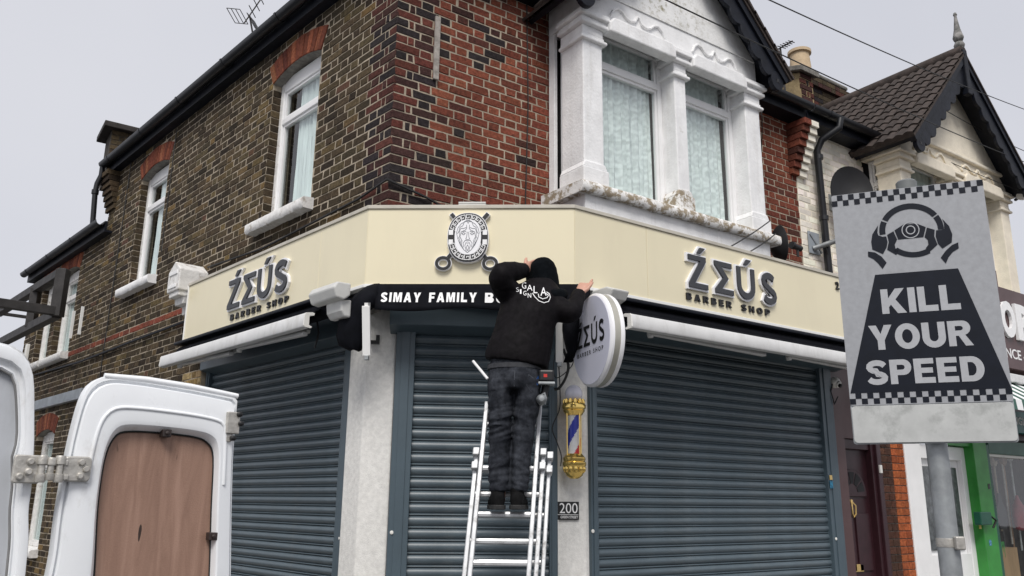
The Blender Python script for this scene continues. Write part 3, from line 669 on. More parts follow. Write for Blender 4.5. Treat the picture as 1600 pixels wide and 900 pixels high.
# bargeboards, soffit and roof of the gable
def gable_roof(parent, gx, gz, half, foot, plane, back, rt_mat, nsc=9, bw=.2):
    for sg in (-1, 1):
        L2 = math.hypot(half, gz - foot); dx, dz = sg * half / L2, -(gz - foot) / L2
        nx, nz = -abs(dz) * sg * -1, abs(dx)                 # outward normal of the slope
        nx = sg * (gz - foot) / L2; nz = half / L2
        # lower scalloped outline along the slope
        top = [(gx + dx * t + nx * .03, gz + dz * t + nz * .03) for t in (0, L2 - .05)]
        low = []
        for i in range(nsc):
            t0 = (i + .0) / nsc * (L2 - .12)
            for k in range(6):
                t = t0 + k / 6 * (L2 - .12) / nsc; d = bw - .05 + .055 * math.sin(math.pi * k / 6) + (.012 if i % 2 else 0)
                low.append((gx + dx * t - nx * d, gz + dz * t - nz * d))
        low = [p for p in low if (p[0] - gx) * sg > .0]
        low = [(gx, low[0][1] + abs(low[0][0] - gx) * (gz - foot) / half)] + low
        poly = top + low[::-1]
        fr = FRONT
        mb = MB(); mb.prism(fr, poly, plane - .02, plane + .02); bo = mb.build('bargeboard', M['black_wood'], parent, bevel=.004, seg=1)
        e = (gx + dx * (L2 - .04) - nx * .1, gz + dz * (L2 - .04) - nz * .1)
        mb = MB(); mb.prism(fr, arc(e[0], e[1], .095, .105, 0, 360, 22)[:-1], plane - .026, plane + .026); mb.build('drop', M['black_wood'], bo, bevel=.006)
        mb = MB(); star = [(e[0] + (.035 if k % 2 else .016) * math.sin(k * math.pi / 4), e[1] + (.035 if k % 2 else .016) * math.cos(k * math.pi / 4)) for k in range(8)]
        mb.prism(fr, star, plane + .026, plane + .029); mb.build('pierced_star', M['black'], bo)
        # moulding on the top edge
        mb = MB(); mb.prism(fr, [(gx + dx * t + nx * d, gz + dz * t + nz * d) for t, d in ((-.02, -.02), (L2 + .04, -.02), (L2 + .04, .05), (-.02, .05))], plane - .03, plane + .045); mb.build('verge_mould', M['black_wood'], bo)
        # soffit boards
        mb = MB(); mb.prism(fr, [(gx + dx * t + nx * d, gz + dz * t + nz * d) for t, d in ((0, -.015), (L2, -.015), (L2, .03), (0, .03))], -.3, plane - .031); mb.build('soffit', M['black_wood'], parent)
        mb = MB(); mb.prism(fr, [(gx + dx * t + nx * d, gz + dz * t + nz * d) for t, d in ((-.03, .052), (L2 + .06, .052), (L2 + .06, .075), (-.03, .075))], back, plane + .06); rf = mb.build('gable_roof', rt_mat, parent)
        yield sg, (dx, dz, nx, nz, L2), rf
for sg, (dx, dz, nx, nz, L2), rf in gable_roof(B, GX, GZ + .02, 1.36, 5.82, .66, -3.0, M['tile']):
    # verge tiles seen from below
    for i in range(10):
        t = .03 + i * L2 / 10; m2 = MB()
        m2.prism(FRONT, [(GX + dx * a + nx * d, GZ + .02 + dz * a + nz * d) for a, d in ((t, .078), (t + L2 / 10 + .03, .078), (t + L2 / 10 + .03, .098), (t, .112))], .2, .74); m2.build('verge_tile', M['tile'], rf)
# party wall corbel, half red, half cream
for k in range(8):
    z1 = 5.85 - k * .078
    m2 = MB(); m2.col = pick(PAL_RED); m2.box(FRONT, 4.98, 5.105, z1 - .071, z1, 0, .26 - k * .03); m2.build('corbel_brick', M['brick'], WF, bevel=.004, seg=1)
# ground floor: piers and lintel box
SH = .62                                   # shop front plane
A0 = LEFT.P(*[LEFT.uv(560, 780)[0], 0, 0]); B0 = FRONT.P(FRONT.uv(915, 780, SH)[0], 0, SH)
CHF = Fr(A0, B0 - A0); CW = float(np.linalg.norm(B0 - A0))
mb = MB()
pa = [CHF.P(0, 0, 0), CHF.P(.215, 0, 0), CHF.P(.215, 0, -.3), LEFT.P(-.42, 0, -.3), LEFT.P(-.4, 0, 0)]
mb.prism(WORLD, [(p[0], p[1]) for p in pa], 0, 3.3); mb.build('pier', M['render'], B, bevel=.012)
mb = MB(); pa = [CHF.P(1.4, 0, 0), CHF.P(CW, 0, 0), FRONT.P(1.44, 0, SH), FRONT.P(1.44, 0, SH - .35), CHF.P(1.4, 0, -.3)]
mb.prism(WORLD, [(p[0], p[1]) for p in pa], 0, 3.3); mb.build('pier', M['render'], B, bevel=.012)
mb = MB(); mb.box(FRONT, 4.47, 4.66, 0, 3.3, SH - .35, SH - .01); mb.build('pier', M['brown_panel'], B)
mb = MB(); lp = [LEFT.P(-3.1, 0, .0), LEFT.P(-.02, 0, .0), CHF.P(0.01, 0, -.02), CHF.P(CW - .01, 0, -.02), FRONT.P(1.42, 0, SH - .02), FRONT.P(4.6, 0, SH - .02), FRONT.P(4.6, 0, -.2), LEFT.P(-3.1, 0, -.5)]
mb.prism(WORLD, [(p[0], p[1]) for p in lp], 2.95, 3.32); mb.build('lintel', M['mortar_dark'], B)
# flat roof over the projecting shop
mb = MB(); mb.prism(WORLD, [(p[0], p[1]) for p in lp], 3.33, 3.4); mb.build('shop_roof', M['lead'], B)
# ================================================================== fascia sign
ZT, ZB = 3.71, 3.1
FLo, FRo = .185, .97
FLf = LEFT.off(0, 0, FLo); FRf = FRONT.off(0, 0, FRo)
uL0 = FLf.uv(293, 480)[0]; uL1 = FLf.uv(573, 385)[0]; uR0 = FRf.uv(898, 385)[0]; uR1 = 4.86
PA = FLf.P(uL1, 0); PB = FRf.P(uR0, 0); CFf = Fr(PA, PB - PA); CFW = float(np.linalg.norm(PB - PA))
FS = thing('fascia_sign', 'long cream fascia sign wrapped round the shop corner', 'shop sign', (0.4, -.6, ZB))
def fpanel(fr, u0, u1, depth=.03):
    mb = MB(); mb.box(fr, u0 + .0015, u1 - .0015, ZB + .012, ZT - .025, -depth, 0); return mb.build('panel', M['cream_panel'], FS, bevel=.002, seg=1)
sp = FLf.uv(500, 400)[0]; pL = fpanel(FLf, uL0, sp); fpanel(FLf, sp, uL1)
pC = fpanel(CFf, 0, CFW)
sp = FRf.uv(1011, 400)[0]; fpanel(FRf, uR0, sp); pR = fpanel(FRf, sp, uR1)
# trims along top and bottom edges, closing boards behind
mb = MB()
for fr, a, b in ((FLf, uL0 - .012, uL1 + .004), (CFf, -.004, CFW + .004), (FRf, uR0 - .004, uR1)):
    mb.box(fr, a, b, ZT - .024, ZT + .004, -.07, .012)
mb.build('top_trim', mat('dull_cream_trim', (.52, .49, .42), .5, .08, 5), FS, bevel=.003)
mb = MB()
for fr, a, b in ((FLf, uL0 - .012, uL1 + .002), (CFf, -.002, CFW + .002), (FRf, uR0 - .002, uR1)):
    mb.box(fr, a, b, ZB - .014, ZB + .011, -.05, .01)
mb.box(FLf, uL0 - .014, uL0, ZB - .014, ZT + .004, -.18, .012)
mb.build('bottom_trim', M['trim'], FS, bevel=.003)
bx = [FLf.P(uL0 + .01, 0, -.035), FLf.P(uL1 - .01, 0, -.035), CFf.P(.02, 0, -.035), CFf.P(CFW - .02, 0, -.035), FRf.P(uR0 + .02, 0, -.035), FRf.P(uR1, 0, -.035), FRONT.P(uR1, 0, SH - .03), FRONT.P(1.42, 0, SH - .03), CHF.P(CW, 0, -.03), CHF.P(0, 0, -.03), LEFT.P(-.1, 0, 0.012), LEFT.P(uL0, 0, .012)]
mb = MB(); mb.prism(WORLD, [(p[0], p[1]) for p in bx], ZB + .02, ZT - .03); mb.build('box_frame', M['black_wood'], FS)
# seams where sheets meet show as hairlines (gaps between the panels)
def bowl(x0, x1, y0, y1, n=8): return arc(x1 - (y1 - y0) / 2 * .9, (y0 + y1) / 2, (y1 - y0) / 2 * .9, (y1 - y0) / 2, -90, 90, n)
BLK = {'K': ([(0, 0), (0, 1), (.3, 1), (.3, .62), (.62, 1), (1, 1), (.6, .56), (1.03, 0), (.65, 0), (.39, .36), (.3, .26), (.3, 0)], []), 'I': ([(0, 0), (0, 1), (.3, 1), (.3, 0)], []),
       'L': ([(0, 0), (0, 1), (.3, 1), (.3, .24), (.8, .24), (.8, 0)], []), 'Y': ([(.35, 0), (.35, .38), (0, 1), (.33, 1), (.5, .64), (.67, 1), (1, 1), (.65, .38), (.65, 0)], []),
       'O': (arc(.52, .5, .52, .52, 0, 360, 28)[:-1], arc(.52, .5, .22, .28, 0, 360, 28)[:-1]), 'U': ([(0, 1), (.3, 1), (.3, .42)] + arc(.48, .4, .18, .17, 180, 360, 8) + [(.66, 1), (.96, 1), (.96, .4)] + arc(.48, .38, .48, .4, 0, -180, 12), []),
       'R': ([(0, 0), (0, 1), (.55, 1)] + arc(.6, .71, .32, .29, 90, -75, 8) + [(.98, 0), (.66, 0), (.42, .4), (.3, .4), (.3, 0)], [(.3, .79), (.5, .79)] + arc(.52, .7, .1, .09, 90, -90, 5) + [(.3, .61)]),
       'P': ([(0, 0), (0, 1), (.55, 1)] + arc(.57, .68, .33, .32, 90, -90, 10) + [(.3, .36), (.3, 0)], [(.3, .78), (.5, .78)] + arc(.52, .68, .11, .1, 90, -90, 5) + [(.3, .58)]),
       'E': ([(0, 0), (0, 1), (.82, 1), (.82, .78), (.3, .78), (.3, .62), (.77, .62), (.77, .41), (.3, .41), (.3, .23), (.84, .23), (.84, 0)], []),
       'D': ([(0, 0), (0, 1), (.45, 1)] + arc(.46, .5, .48, .5, 90, -90, 14), [(.3, .77), (.42, .77)] + arc(.43, .5, .2, .27, 90, -90, 10) + [(.3, .23)]),
       'A': ([(0, 0), (.35, 1), (.69, 1), (1.04, 0), (.71, 0), (.65, .2), (.38, .2), (.32, 0)], [(.44, .41), (.6, .41), (.52, .7)]), 'M': ([(0, 0), (0, 1), (.4, 1), (.57, .42), (.74, 1), (1.14, 1), (1.14, 0), (.87, 0), (.87, .7), (.68, 0), (.46, 0), (.27, .7), (.27, 0)], []),
       'F': ([(0, 0), (0, 1), (.78, 1), (.78, .78), (.3, .78), (.3, .6), (.7, .6), (.7, .38), (.3, .38), (.3, 0)], []), 'H': ([(0, 0), (0, 1), (.3, 1), (.3, .62), (.62, .62), (.62, 1), (.92, 1), (.92, 0), (.62, 0), (.62, .38), (.3, .38), (.3, 0)], []),
       'B': ([(0, 0), (0, 1), (.55, 1)] + arc(.58, .745, .26, .255, 90, -50, 7) + arc(.6, .285, .3, .285, 55, -90, 8), [(.3, .8), (.5, .8), (.56, .7), (.5, .6), (.3, .6)]),
       'S': (stroke_poly(arc(.47, .725, .33, .17, 12, 262, 10) + arc(.45, .27, .34, .165, 82, -168, 10), .235), [])}
def keyhole(o, h):
    if not h: return o
    ar = lambda P: sum(P[i][0] * P[(i + 1) % len(P)][1] - P[(i + 1) % len(P)][0] * P[i][1] for i in range(len(P)))
    if ar(o) < 0: o = o[::-1]
    if ar(h) > 0: h = h[::-1]
    i, j = min(((i, j) for i in range(len(o)) for j in range(len(h))), key=lambda t: (o[t[0]][0] - h[t[1]][0]) ** 2 + (o[t[0]][1] - h[t[1]][1]) ** 2)
    return o[:i + 1] + h[j:] + h[:j + 1] + o[i:]
def block_word(word, u0, u1, emit, gp=.1):
    """lay a word out between u0 and u1; emit(polygon in u and unit height)"""
    ad = [max(p[0] for p in BLK[c_][0]) for c_ in word]; tot = sum(ad) + gp * (len(word) - 1); sx = (u1 - u0) / tot; x = u0
    for c_, w_ in zip(word, ad):
        o_, h_ = BLK[c_]; emit([(x + p[0] * sx, p[1]) for p in keyhole(o_, h_)]); x += (w_ + gp) * sx
def s_path(n=9):
    a = arc(.5, .735, .36, .19, 28, 250, n); b = arc(.5, .265, .37, .19, 70, -152, n); return a + b
GLY = {'Z': [(.0, 1), (.93, 1), (.93, .86), (.31, .15), (1, .15), (1, 0), (0, 0), (0, .13), (.62, .85), (0, .85)],
       'E': [(0, 1), (.95, 1), (.95, .85), (.36, .85), (.74, .5), (.36, .15), (1, .15), (1, 0), (0, 0), (0, .12), (.45, .5), (0, .88)],
       'U': stroke_poly([(.1, 1.0), (.1, .42)] + arc(.5, .4, .4, .32, 180, 360, 10)[1:-1] + [(.9, .42), (.9, 1.0)], .2),
       'S': stroke_poly(s_path(), .2)}
def zeus(parent, fr, boxes, w, face, halo, depth=.035, hal=.016):
    """boxes: per letter (u0,u1,v0,v1)"""
    for ch, (u0, u1, v0, v1) in zip('ZEUS', boxes):
        T = lambda p: (u0 + p[0] * (u1 - u0), v0 + p[1] * (v1 - v0)); po = [T(p) for p in GLY[ch]]; ps = [po]
        if ch in 'ZU':
            hh = v1 - v0; c = .62 if ch == 'Z' else .55
            ps.append([T(p) for p in ((c - .14, 1.1), (c + .05, 1.1), (c + .3, 1.28), (c + .02, 1.28))])
        for k, p in enumerate(ps):
            nm = 'letter' if k == 0 else 'accent'
            m2 = MB(); m2.prism(fr, p, w + depth * .62, w + depth); o = m2.build(nm, face, parent)
            if halo:
                m3 = MB(); m3.prism(fr, offset_poly(p, hal), w, w + depth * .6); m3.build('acrylic_back' if k == 0 else 'accent_back', halo, parent)
def pxbox(fr, *pts):
    """letter boxes from (left,top,right,bottom) picture corners measured on the frame"""
    r = []
    for (x0, y0), (x1, y1) in pts:
        a = fr.uv(x0, y0); b = fr.uv(x1, y1); r.append((min(a[0], b[0]), max(a[0], b[0]), min(a[1], b[1]), max(a[1], b[1])))
    return r
# right word: measured corners (lower left, upper right)
vb, vt = 3.27, 3.54
def row(fr, xs, yref, vb, vt):
    out = []
    for (x0, y0, x1, y1) in xs: out.append((fr.uv(x0, y0)[0], fr.uv(x1, y1)[0], vb, vt))
    return out
rx = row(FRf, [(1072, 430, 1101, 435), (1113, 440, 1141, 445), (1148, 447, 1175, 450), (1186, 455, 1209, 460)], 0, vb, vt)
zeus(FS, FRf, rx, 0.001, M['letter_grey'], M['acrylic'])
lx = row(FLf, [(361, 470, 379, 465), (384, 460, 403, 455), (407, 450, 428, 445), (433, 440, 454, 435)], 0, vb, vt)
zeus(FS, FLf, lx, 0.001, M['letter_grey'], M['acrylic'])
for fr, xs in ((FRf, ((1072, 1142), (1157, 1201))), (FLf, ((363, 409), (418, 451)))):
    for wd, (xa, xb) in zip(('BARBER', 'SHOP'), xs):
        mb = MB(); block_word(wd, fr.uv(xa, 480)[0], fr.uv(xb, 480)[0], lambda P: mb.prism(fr, [(u, 3.168 + v * .054) for u, v in P], .001, .014), .5); mb.build('small_lettering', M['black'], FS, kind='stuff')
mb = MB(); a = FRf.uv(1305, 452); text_on(mb, FRf, '2', a[0], a[0] + .05, a[1], a[1] + .075, .014, bold=.03, depth=.013); mb.build('small_lettering', M['black'], FS)

# ---- emblem: medallion with a bearded head over crossed scissors
EM = FS
ec = CFf.uv(732, 374); eh = abs(CFf.uv(732, 337)[1] - CFf.uv(732, 412)[1]) / 2; ew = abs(CFf.uv(701, 374)[0] - CFf.uv(763, 374)[0]) / 2
EF = CFf.off(ec[0], ec[1], 0)
def ov(k, n=40, kx=None): return [((kx or k) * ew * math.copysign(abs(math.cos(t)) ** .86, math.cos(t)), k * eh * math.copysign(abs(math.sin(t)) ** .86, math.sin(t))) for t in [2 * math.pi * i / n for i in range(n)]]
mb = MB(); mb.prism(EF, ov(1.035), .001, .045); em = mb.build('emblem', M['acrylic'], FS)
mb = MB(); mb.prism(EF, ov(1.0), .045, .053); mb.build('black_rim', M['black'], em)
mb = MB(); mb.prism(EF, ov(.72, kx=.66), .053, .058); mb.build('white_field', M['acrylic'], em)
mb = MB()
def polar(t, k):
    c, s_ = math.cos(t), math.sin(t); kk = .70 + .25 * k
    return ((kk - .04 * (1 - k)) * ew * math.copysign(abs(c) ** .86, c), kk * eh * math.copysign(abs(s_) ** .86, s_))
NK = 22
for i in range(NK):
    t0 = 2 * math.pi * i / NK; d = 2 * math.pi / NK
    if abs(math.sin(t0 + d / 2)) < .3: continue
    key = [(0, .08), (0, .92), (.78, .92), (.78, .38), (.4, .38), (.4, .62)]
    mb.prism(EF, stroke_poly([polar(t0 + a * d, k) for a, k in key], .005), .053, .056)
    mb.prism(EF, stroke_poly([polar(t0 + a * d, k) for a, k in ((.06, .08), (.5, .08), (.94, .08))], .004), .053, .056)
for sg in (-1, 1):
    for v in (.2, -.2): mb.box(EF, sg * ew * .85 - .016, sg * ew * .85 + .016, v * eh - .02, v * eh + .018, .053, .056)
mb.build('greek_key', M['white_print'], em)
fl = mat('fine_line_print', (.16, .17, .19), .5, .05, 20); mb = MB()
def ln(pts, w=.0035):
    mb.prism(EF, stroke_poly([(x * ew * .62, y * eh * .7) for x, y in pts], w), .058, .0595)
for sg in (-1, 1):
    m = lambda L_: [(sg * x, y) for x, y in L_]
    ln(m([(0, -.92), (.3, -.75), (.6, -.45), (.8, -.1), (.92, .25), (.8, .55), (.55, .78), (.25, .9), (0, .95)]))     # outline of hair and beard
    ln(m([(.12, .72), (.1, .5), (.3, .34), (.55, .3), (.62, .0), (.5, -.15), (.62, -.4)]))
    ln(m([(.3, .9), (.42, .66), (.66, .56), (.74, .3), (.84, .2)])); ln(m([(.14, .56), (.36, .5), (.58, .5), (.7, .3), (.66, .05), (.78, -.1)]))
    ln(m([(.2, .2), (.34, .26), (.5, .2), (.34, .12), (.2, .2)])); ln(m([(.14, .3), (.35, .37), (.55, .28)]))
    ln(m([(.05, .3), (.09, .0), (.16, -.12), (.0, -.17)])); ln(m([(0, -.24), (.2, -.2), (.36, -.36), (.32, -.6)]))
    ln(m([(.0, -.36), (.14, -.34), (.22, -.5), (.1, -.84)])); ln(m([(.0, -.46), (.1, -.62), (0, -.82)])); ln(m([(.45, -.2), (.5, -.45), (.32, -.72)])); ln(m([(.62, -.02), (.68, -.25), (.5, -.5)]))
ln([(-.3, .9), (-.12, .98), (.12, .98), (.3, .9)]); ln([(-.12, .98), (0, .8), (.12, .98)])
mb.build('head_drawing', fl, em)
for sg in (-1, 1):
    tip = CFf.uv(706, 336) if sg < 0 else CFf.uv(763, 336); ring = CFf.uv(693, 413) if sg > 0 else CFf.uv(766, 413)
    tip = (tip[0] - ec[0], tip[1] - ec[1]); ring = (ring[0] - ec[0], ring[1] - ec[1])
    d = np.array(ring) - np.array(tip); d /= np.linalg.norm(d); e = np.array(ring) - d * .055
    rp = lambda k, off: [(ring[0] + (off + k * .058) * math.cos(t), ring[1] + (off + k * .052) * math.sin(t)) for t in [2 * math.pi * i / 26 for i in range(26)]]
    lay_ = ((.03 if sg > 0 else .024), (.036 if sg > 0 else .0295))
    for nm, mt, ex, w0, w1 in (('scissor_blade_back', M['acrylic'], .005, .001, lay_[0]), ('scissor_blade', M['black'], 0, lay_[0], lay_[1])):
        m2 = MB(); m2.prism(EF, stroke_poly([tuple(np.array(tip) - d * ex), tuple((np.array(tip) * .5 + e * .5)), tuple(e)], .026 + 2 * ex), w0, w1)
        n = 26; ro = rp(1, ex); ri = rp(.62, -ex); b0 = [EF.P(u, v, w) for w in (w0, w1) for u, v in ro] + [EF.P(u, v, w) for w in (w0, w1) for u, v in ri]
        fs = []
        for i in range(n):
            j = (i + 1) % n; fs += [(n + i, n + j, 3 * n + j, 3 * n + i), (i, j, n + j, n + i), (2 * n + i, 3 * n + i, 3 * n + j, 2 * n + j), (j, i, 2 * n + i, 2 * n + j)]
        m2.add(b0, fs); m2.build(nm, mt, em)

# white vent block and grey cable clip lying on top of the sign
mb = MB(); u0 = CFf.uv(715, 318)[0]; u1 = CFf.uv(758, 318)[0]
for k in range(3): mb.box(CFf, u0, u1, ZT + .006 + k * .017, ZT + .02 + k * .017, -.16, -.06)
tag(mb.build('cable_tray', M['grey_plastic'], bevel=.002), 'short pale grey slatted tray lying on top of the cream fascia sign', 'cable tray')

# ================================================================== roller shutters
def shutter(label, fr, u0, u1, gl, gr, zt, zb, pitch, box=None, w=0.0):
    t = thing('roller_shutter', label, 'roller shutter', fr.P((u0 + u1) / 2, 0, w), 'blue-grey roller shutters closing the corner shop')
    n = 9; prof = []
    for i in range(n + 1):
        a = i / n; prof.append((a * pitch * .74, .017 * math.sin(math.pi * a) ** .75))
    prof += [(pitch * .765, -.004), (pitch * .79, -.003)] + [(pitch * (.8 + .15 * i / 4), .009 * math.sin(math.pi * (i + .3) / 4.6)) for i in range(5)] + [(pitch * .985, -.003)]
    me = None; z = zb; k = 0
    L = MB(); L.rings([[fr.P(u, v - zb * 0, w + d) for v, d in prof] for u in (u0, u1)], False, False, False)
    L.f = [f[::-1] for f in L.f]
    me = L.mesh('slat'); me.materials.append(M['shutter'])
    me.polygons.foreach_set('use_smooth', [True] * len(me.polygons)); me.set_sharp_from_angle(angle=R(50))
    while z < zt:
        o = bpy.data.objects.new('slat', me); COL.objects.link(o); o.parent = t
        o.matrix_parent_inverse = Matrix.Translation(-Vector(t.location)); o.location = (random.uniform(-.001, .001), random.uniform(-.001, .001), z + random.uniform(-.0008, .0008)); o.rotation_euler = (random.uniform(-.0004, .0004), random.uniform(-.0004, .0004), 0); z += pitch
    mb = MB(); mb.box(fr, u0, u1, zb, zt, w - .03, w - .012); mb.build('curtain_backing', M['black'], t)
    for a, b in (gl, gr):
        mb = MB(); mb.box(fr, a, b, 0, zt + .02, w - .03, w + .05); m_ = b if b <= u0 + .02 else a
        mb.build('guide_rail', M['shutter_frame'], t, bevel=.004)
        mb = MB(); c = (a + b) / 2; e = (b - a) * .22; mb.box(fr, c - e, c + e, .01, zt, w + .05, w + .058); mb.build('rail_rib', M['shutter_frame'], t, bevel=.002)
    if box:
        mb = MB(); mb.prism(Fr(fr.P(box[0], 0, w), -fr.N), [(-.0, box[2]), (-box[4], box[2] + .035), (-box[4], box[3]), (0, box[3])], 0, box[1] - box[0]); mb.build('shutter_box', M['shutter_frame'], t, bevel=.005)
    return t
# centre door
sc = shutter('narrow middle roller shutter behind the ladder', CHF, .36, 1.36, (.22, .36), (1.36, 1.42), 2.86, 0.03, .0873, (.17, 1.45, 2.8, 2.99, .2), w=.02)
sr = shutter('widest roller shutter under the right-hand awning', FRONT, 1.5, 4.29, (1.43, 1.5), (4.29, 4.47), 2.9, .03, .074, (1.43, 4.6, 2.86, 3.1, .2), w=SH - .02)
sl_ = shutter('roller shutter on the side street, partly behind the van door', LEFT, -3.06, -.56, (-3.14, -3.06), (-.56, -.4), 2.86, .03, .0732, (-3.14, -.3, 2.8, 3.05, .12), w=-.1)
def lockdot(fr, px, py, w, par_, r=.013):
    u, v = fr.uv(px, py, w); m2 = MB(); m2.lathe(fr.P(u, v, w), fr.N, [(r, 0), (r, .006), (r * .6, .008)], 12); m2.build('lock', M['plasticwhite'], par_, smooth=40)
lockdot(FRONT, 926, 830, SH + .031, sr); lockdot(FRONT, 1306, 842, SH + .031, sr); lockdot(LEFT, 531, 841, -.049, sl_); lockdot(CHF, 612, 832, .071, sc)
for fr, px, py, w, p, h_ in ((FRONT, 1299, 757, SH + .039, sr, .07), (LEFT, 540, 862, -.041, sl_, .09)):
    u, v = fr.uv(px, py, w); m2 = MB(); m2.box(fr, u - .022, u + .022, v - h_ / 2, v + h_ / 2, w, w + .002); m2.build('sticker', M['sticker'], p)
    m2 = MB(); m2.box(fr, u - .02, u + .02, v - h_ * 1.35 if fr is LEFT else v + h_ * .6, v - h_ * .6 if fr is LEFT else v + h_ * 1.2, w, w + .003); m2.build('latch_plate', M['brass'] if fr is not LEFT else mat('worn_sticker', (.1, .08, .06), .6, .5, 80), p)

# ================================================================== awnings
def fold_awning(label, fr, u0, u1, wb, z, name='awning', inner=None):
    t = thing(name, label, 'awning', fr.P((u0 + u1) / 2, z, wb), 'retracted white awnings')
    # front bar: rounded channel profile (w, z)
    pr = [(-.004, .004), (.004, -.008), (.01, -.085), (.004, -.096), (-.045, -.1), (-.055, -.09), (-.03, -.08), (-.03, -.015), (-.065, -.008), (-.07, .008), (-.05, .012)]
    mb = MB(); mb.rings([[fr.P(u, z + b, wb + a) for a, b in pr] for u in (u0, u1)]); mb.build('front_bar', M['awning_white'], t, smooth=35)
    for u, sg in ((u0, -1), (u1, 1)):
        mb = MB(); mb.rings([[fr.P(u + sg * d, z + b * 1.04 + .001, wb + a * 1.04 + .001) for a, b in pr] for d in (0, .012)]); mb.build('end_cap', M['plasticwhite'], t)
    # roll of black fabric behind, with its dark hood
    mb = MB(); c = (wb - .2, z + .06); mb.tube([fr.P(u0 - .02, c[1], c[0]), fr.P(u1 + .05, c[1], c[0])], .062, 16); mb.build('fabric_roll', M['fabric'], t, smooth=40)
    mb = MB(); mb.rings([[fr.P(u, z + b, wb + a) for a, b in ((-.05, .008), (-.2, .1), (-.2, .094), (-.05, .002))] for u in (u0 + .02, u1 - .02)]); mb.build('fabric', M['fabric'], t)
    mb = MB(); mb.box(fr, u0 - .06, u1 + .06, z + .13, z + .16, wb - .36, wb - .12); mb.build('awning_hood', M['black_wood'], t, bevel=.01)
    # folded arms under the bar
    L = u1 - u0
    for a, b in ((.08, .46), (.54, .92)):
        mb = MB(); mb.bar(fr.P(u0 + L * a, z - .085, wb - .1), fr.P(u0 + L * b, z - .1, wb - .13), .045, .03); mb.build('arm', M['awning_white'], t, bevel=.006)
        mb = MB(); mb.lathe(fr.P(u0 + L * a, z - .12, wb - .1), (0, 0, 1), [(.02, 0), (.026, .02), (.026, .05), (.02, .06)], 12); mb.build('arm_joint', M['grey_plastic'], t, smooth=40)
        mb = MB(); mb.bar(fr.P(u0 + L * (a + .05), z - .06, wb - .17), fr.P(u0 + L * (b - .03), z - .06, wb - .2), .035, .03); mb.build('arm', M['grey_plastic'], t, bevel=.006)
    return t
a = LEFT.uv(252, 560, .5)[0]; b = LEFT.uv(476, 500, .5)[0]
aw1 = fold_awning('retracted white awning bar over the side street shutter', LEFT, a, b, .5, 2.885)
a = FRONT.uv(987, 505, 1.25)[0]
aw2 = fold_awning('retracted white awning bar over the widest shutter', FRONT, a, 4.75, 1.25, 2.88)
# end bracket (pale grey shroud) of the side awning
def shroud(fr, u0, u1, poly, t):
    f2 = Fr(fr.P(u0, 0, 0), -fr.N); mb = MB(); mb.prism(f2, [(-w, v) for w, v in poly], 0, u1 - u0); return mb.build('end_shroud', M['grey_plastic'], t, bevel=.012)
ua, ub = LEFT.uv(489, 480, .42)[0], LEFT.uv(530, 470, .42)[0]
shroud(LEFT, ua, ub, [(.33, 2.99), (.38, 2.95), (.44, 2.96), (.47, 3.03), (.44, 3.075), (.33, 3.08)], aw1)
shroud(LEFT, ua + (ub - ua) * .35, ub - .03, [(.3, 2.84), (.35, 2.84), (.38, 2.88), (.39, 2.955), (.3, 2.97)], aw1)
ua, ub = FRONT.uv(944, 470, 1.1)[0], FRONT.uv(970, 470, 1.1)[0]
shroud(FRONT, ua, ub, [(.85, 2.99), (1.02, 2.95), (1.16, 3.0), (1.2, 3.06), (1.12, 3.09), (.85, 3.09)], aw2)
mb = MB(); mb.tube([LEFT.P(u0_ := LEFT.uv(492, 510, .3)[0], 2.95, .3), LEFT.P(u0_ + .03, 2.8, .28), LEFT.P(u0_ + .02, 2.68, .3)], .008, 6); mb.build('crank_eye', M['black'], aw1)
# dark canopy over the door
CN = thing('door_canopy', 'black fabric canopy with white lettering above the middle shutter', 'canopy', CHF.P(.75, 3.05, .4))
VF = CFf.off(0, 0, .03)
def fab(fr, pts, name, w0=0.0, bulge=.02, n=5):
    """fabric sheet from a picture outline on the frame, with thickness"""
    po = [fr.uv(x, y) for x, y in pts]; mb = MB(); mb.prism(fr, po, w0 - .006, w0); return mb.build(name, M['fabric'], CN, bevel=.002, seg=1)
# valance hangs as a gently waved sheet
ua, ub = VF.uv(596, 460)[0], VF.uv(915, 460)[0]
def vtop(t): return 3.105
rows = []
for j in range(7):
    k = j / 6; r_ = []
    for i in range(61):
        t = i / 60; u = ua - .03 + (ub - ua + .06) * t; wv = math.sin(t * 17 + 1) * .01 + math.sin(t * 7.3) * .012
        v = 3.1 - (.2 + .012 * math.sin(t * 11)) * k; r_.append(VF.P(u, v, .02 + .05 * k + wv * k))
    rows.append(r_)
mb = MB(); mb.rings(rows, False, False, False); mb.f = [f[::-1] for f in mb.f]; va = mb.build('valance', M['fabric'], CN, smooth=60)
so_ = va.modifiers.new('solid', 'SOLIDIFY'); so_.thickness = .004; so_.offset = -1
mb = MB(); y0 = VF.uv(600, 470)[1]; y1 = VF.uv(600, 450)[1]
def strip_text(txt, xa, xb, ya, yb):
    def put(P):
        r = []
        for u, y in P:
            v = ya + y * (yb - ya); t = (u - ua + .03) / (ub - ua + .06); k = (3.1 - v) / .2; wv = math.sin(t * 17 + 1) * .01 + math.sin(t * 7.3) * .012; r.append(VF.P(u, v, .0245 + .05 * k + wv * k))
        ar = sum(P[i][0] * P[(i + 1) % len(P)][1] - P[(i + 1) % len(P)][0] * P[i][1] for i in range(len(P)))
        m9 = MB(); m9.add(r if ar > 0 else r[::-1], [tuple(range(len(r)))]); m9.build('letter', M['white_print'], CN)
    block_word(txt, xa, xb, put, .26)
V2 = VF.off(0, 0, .04)
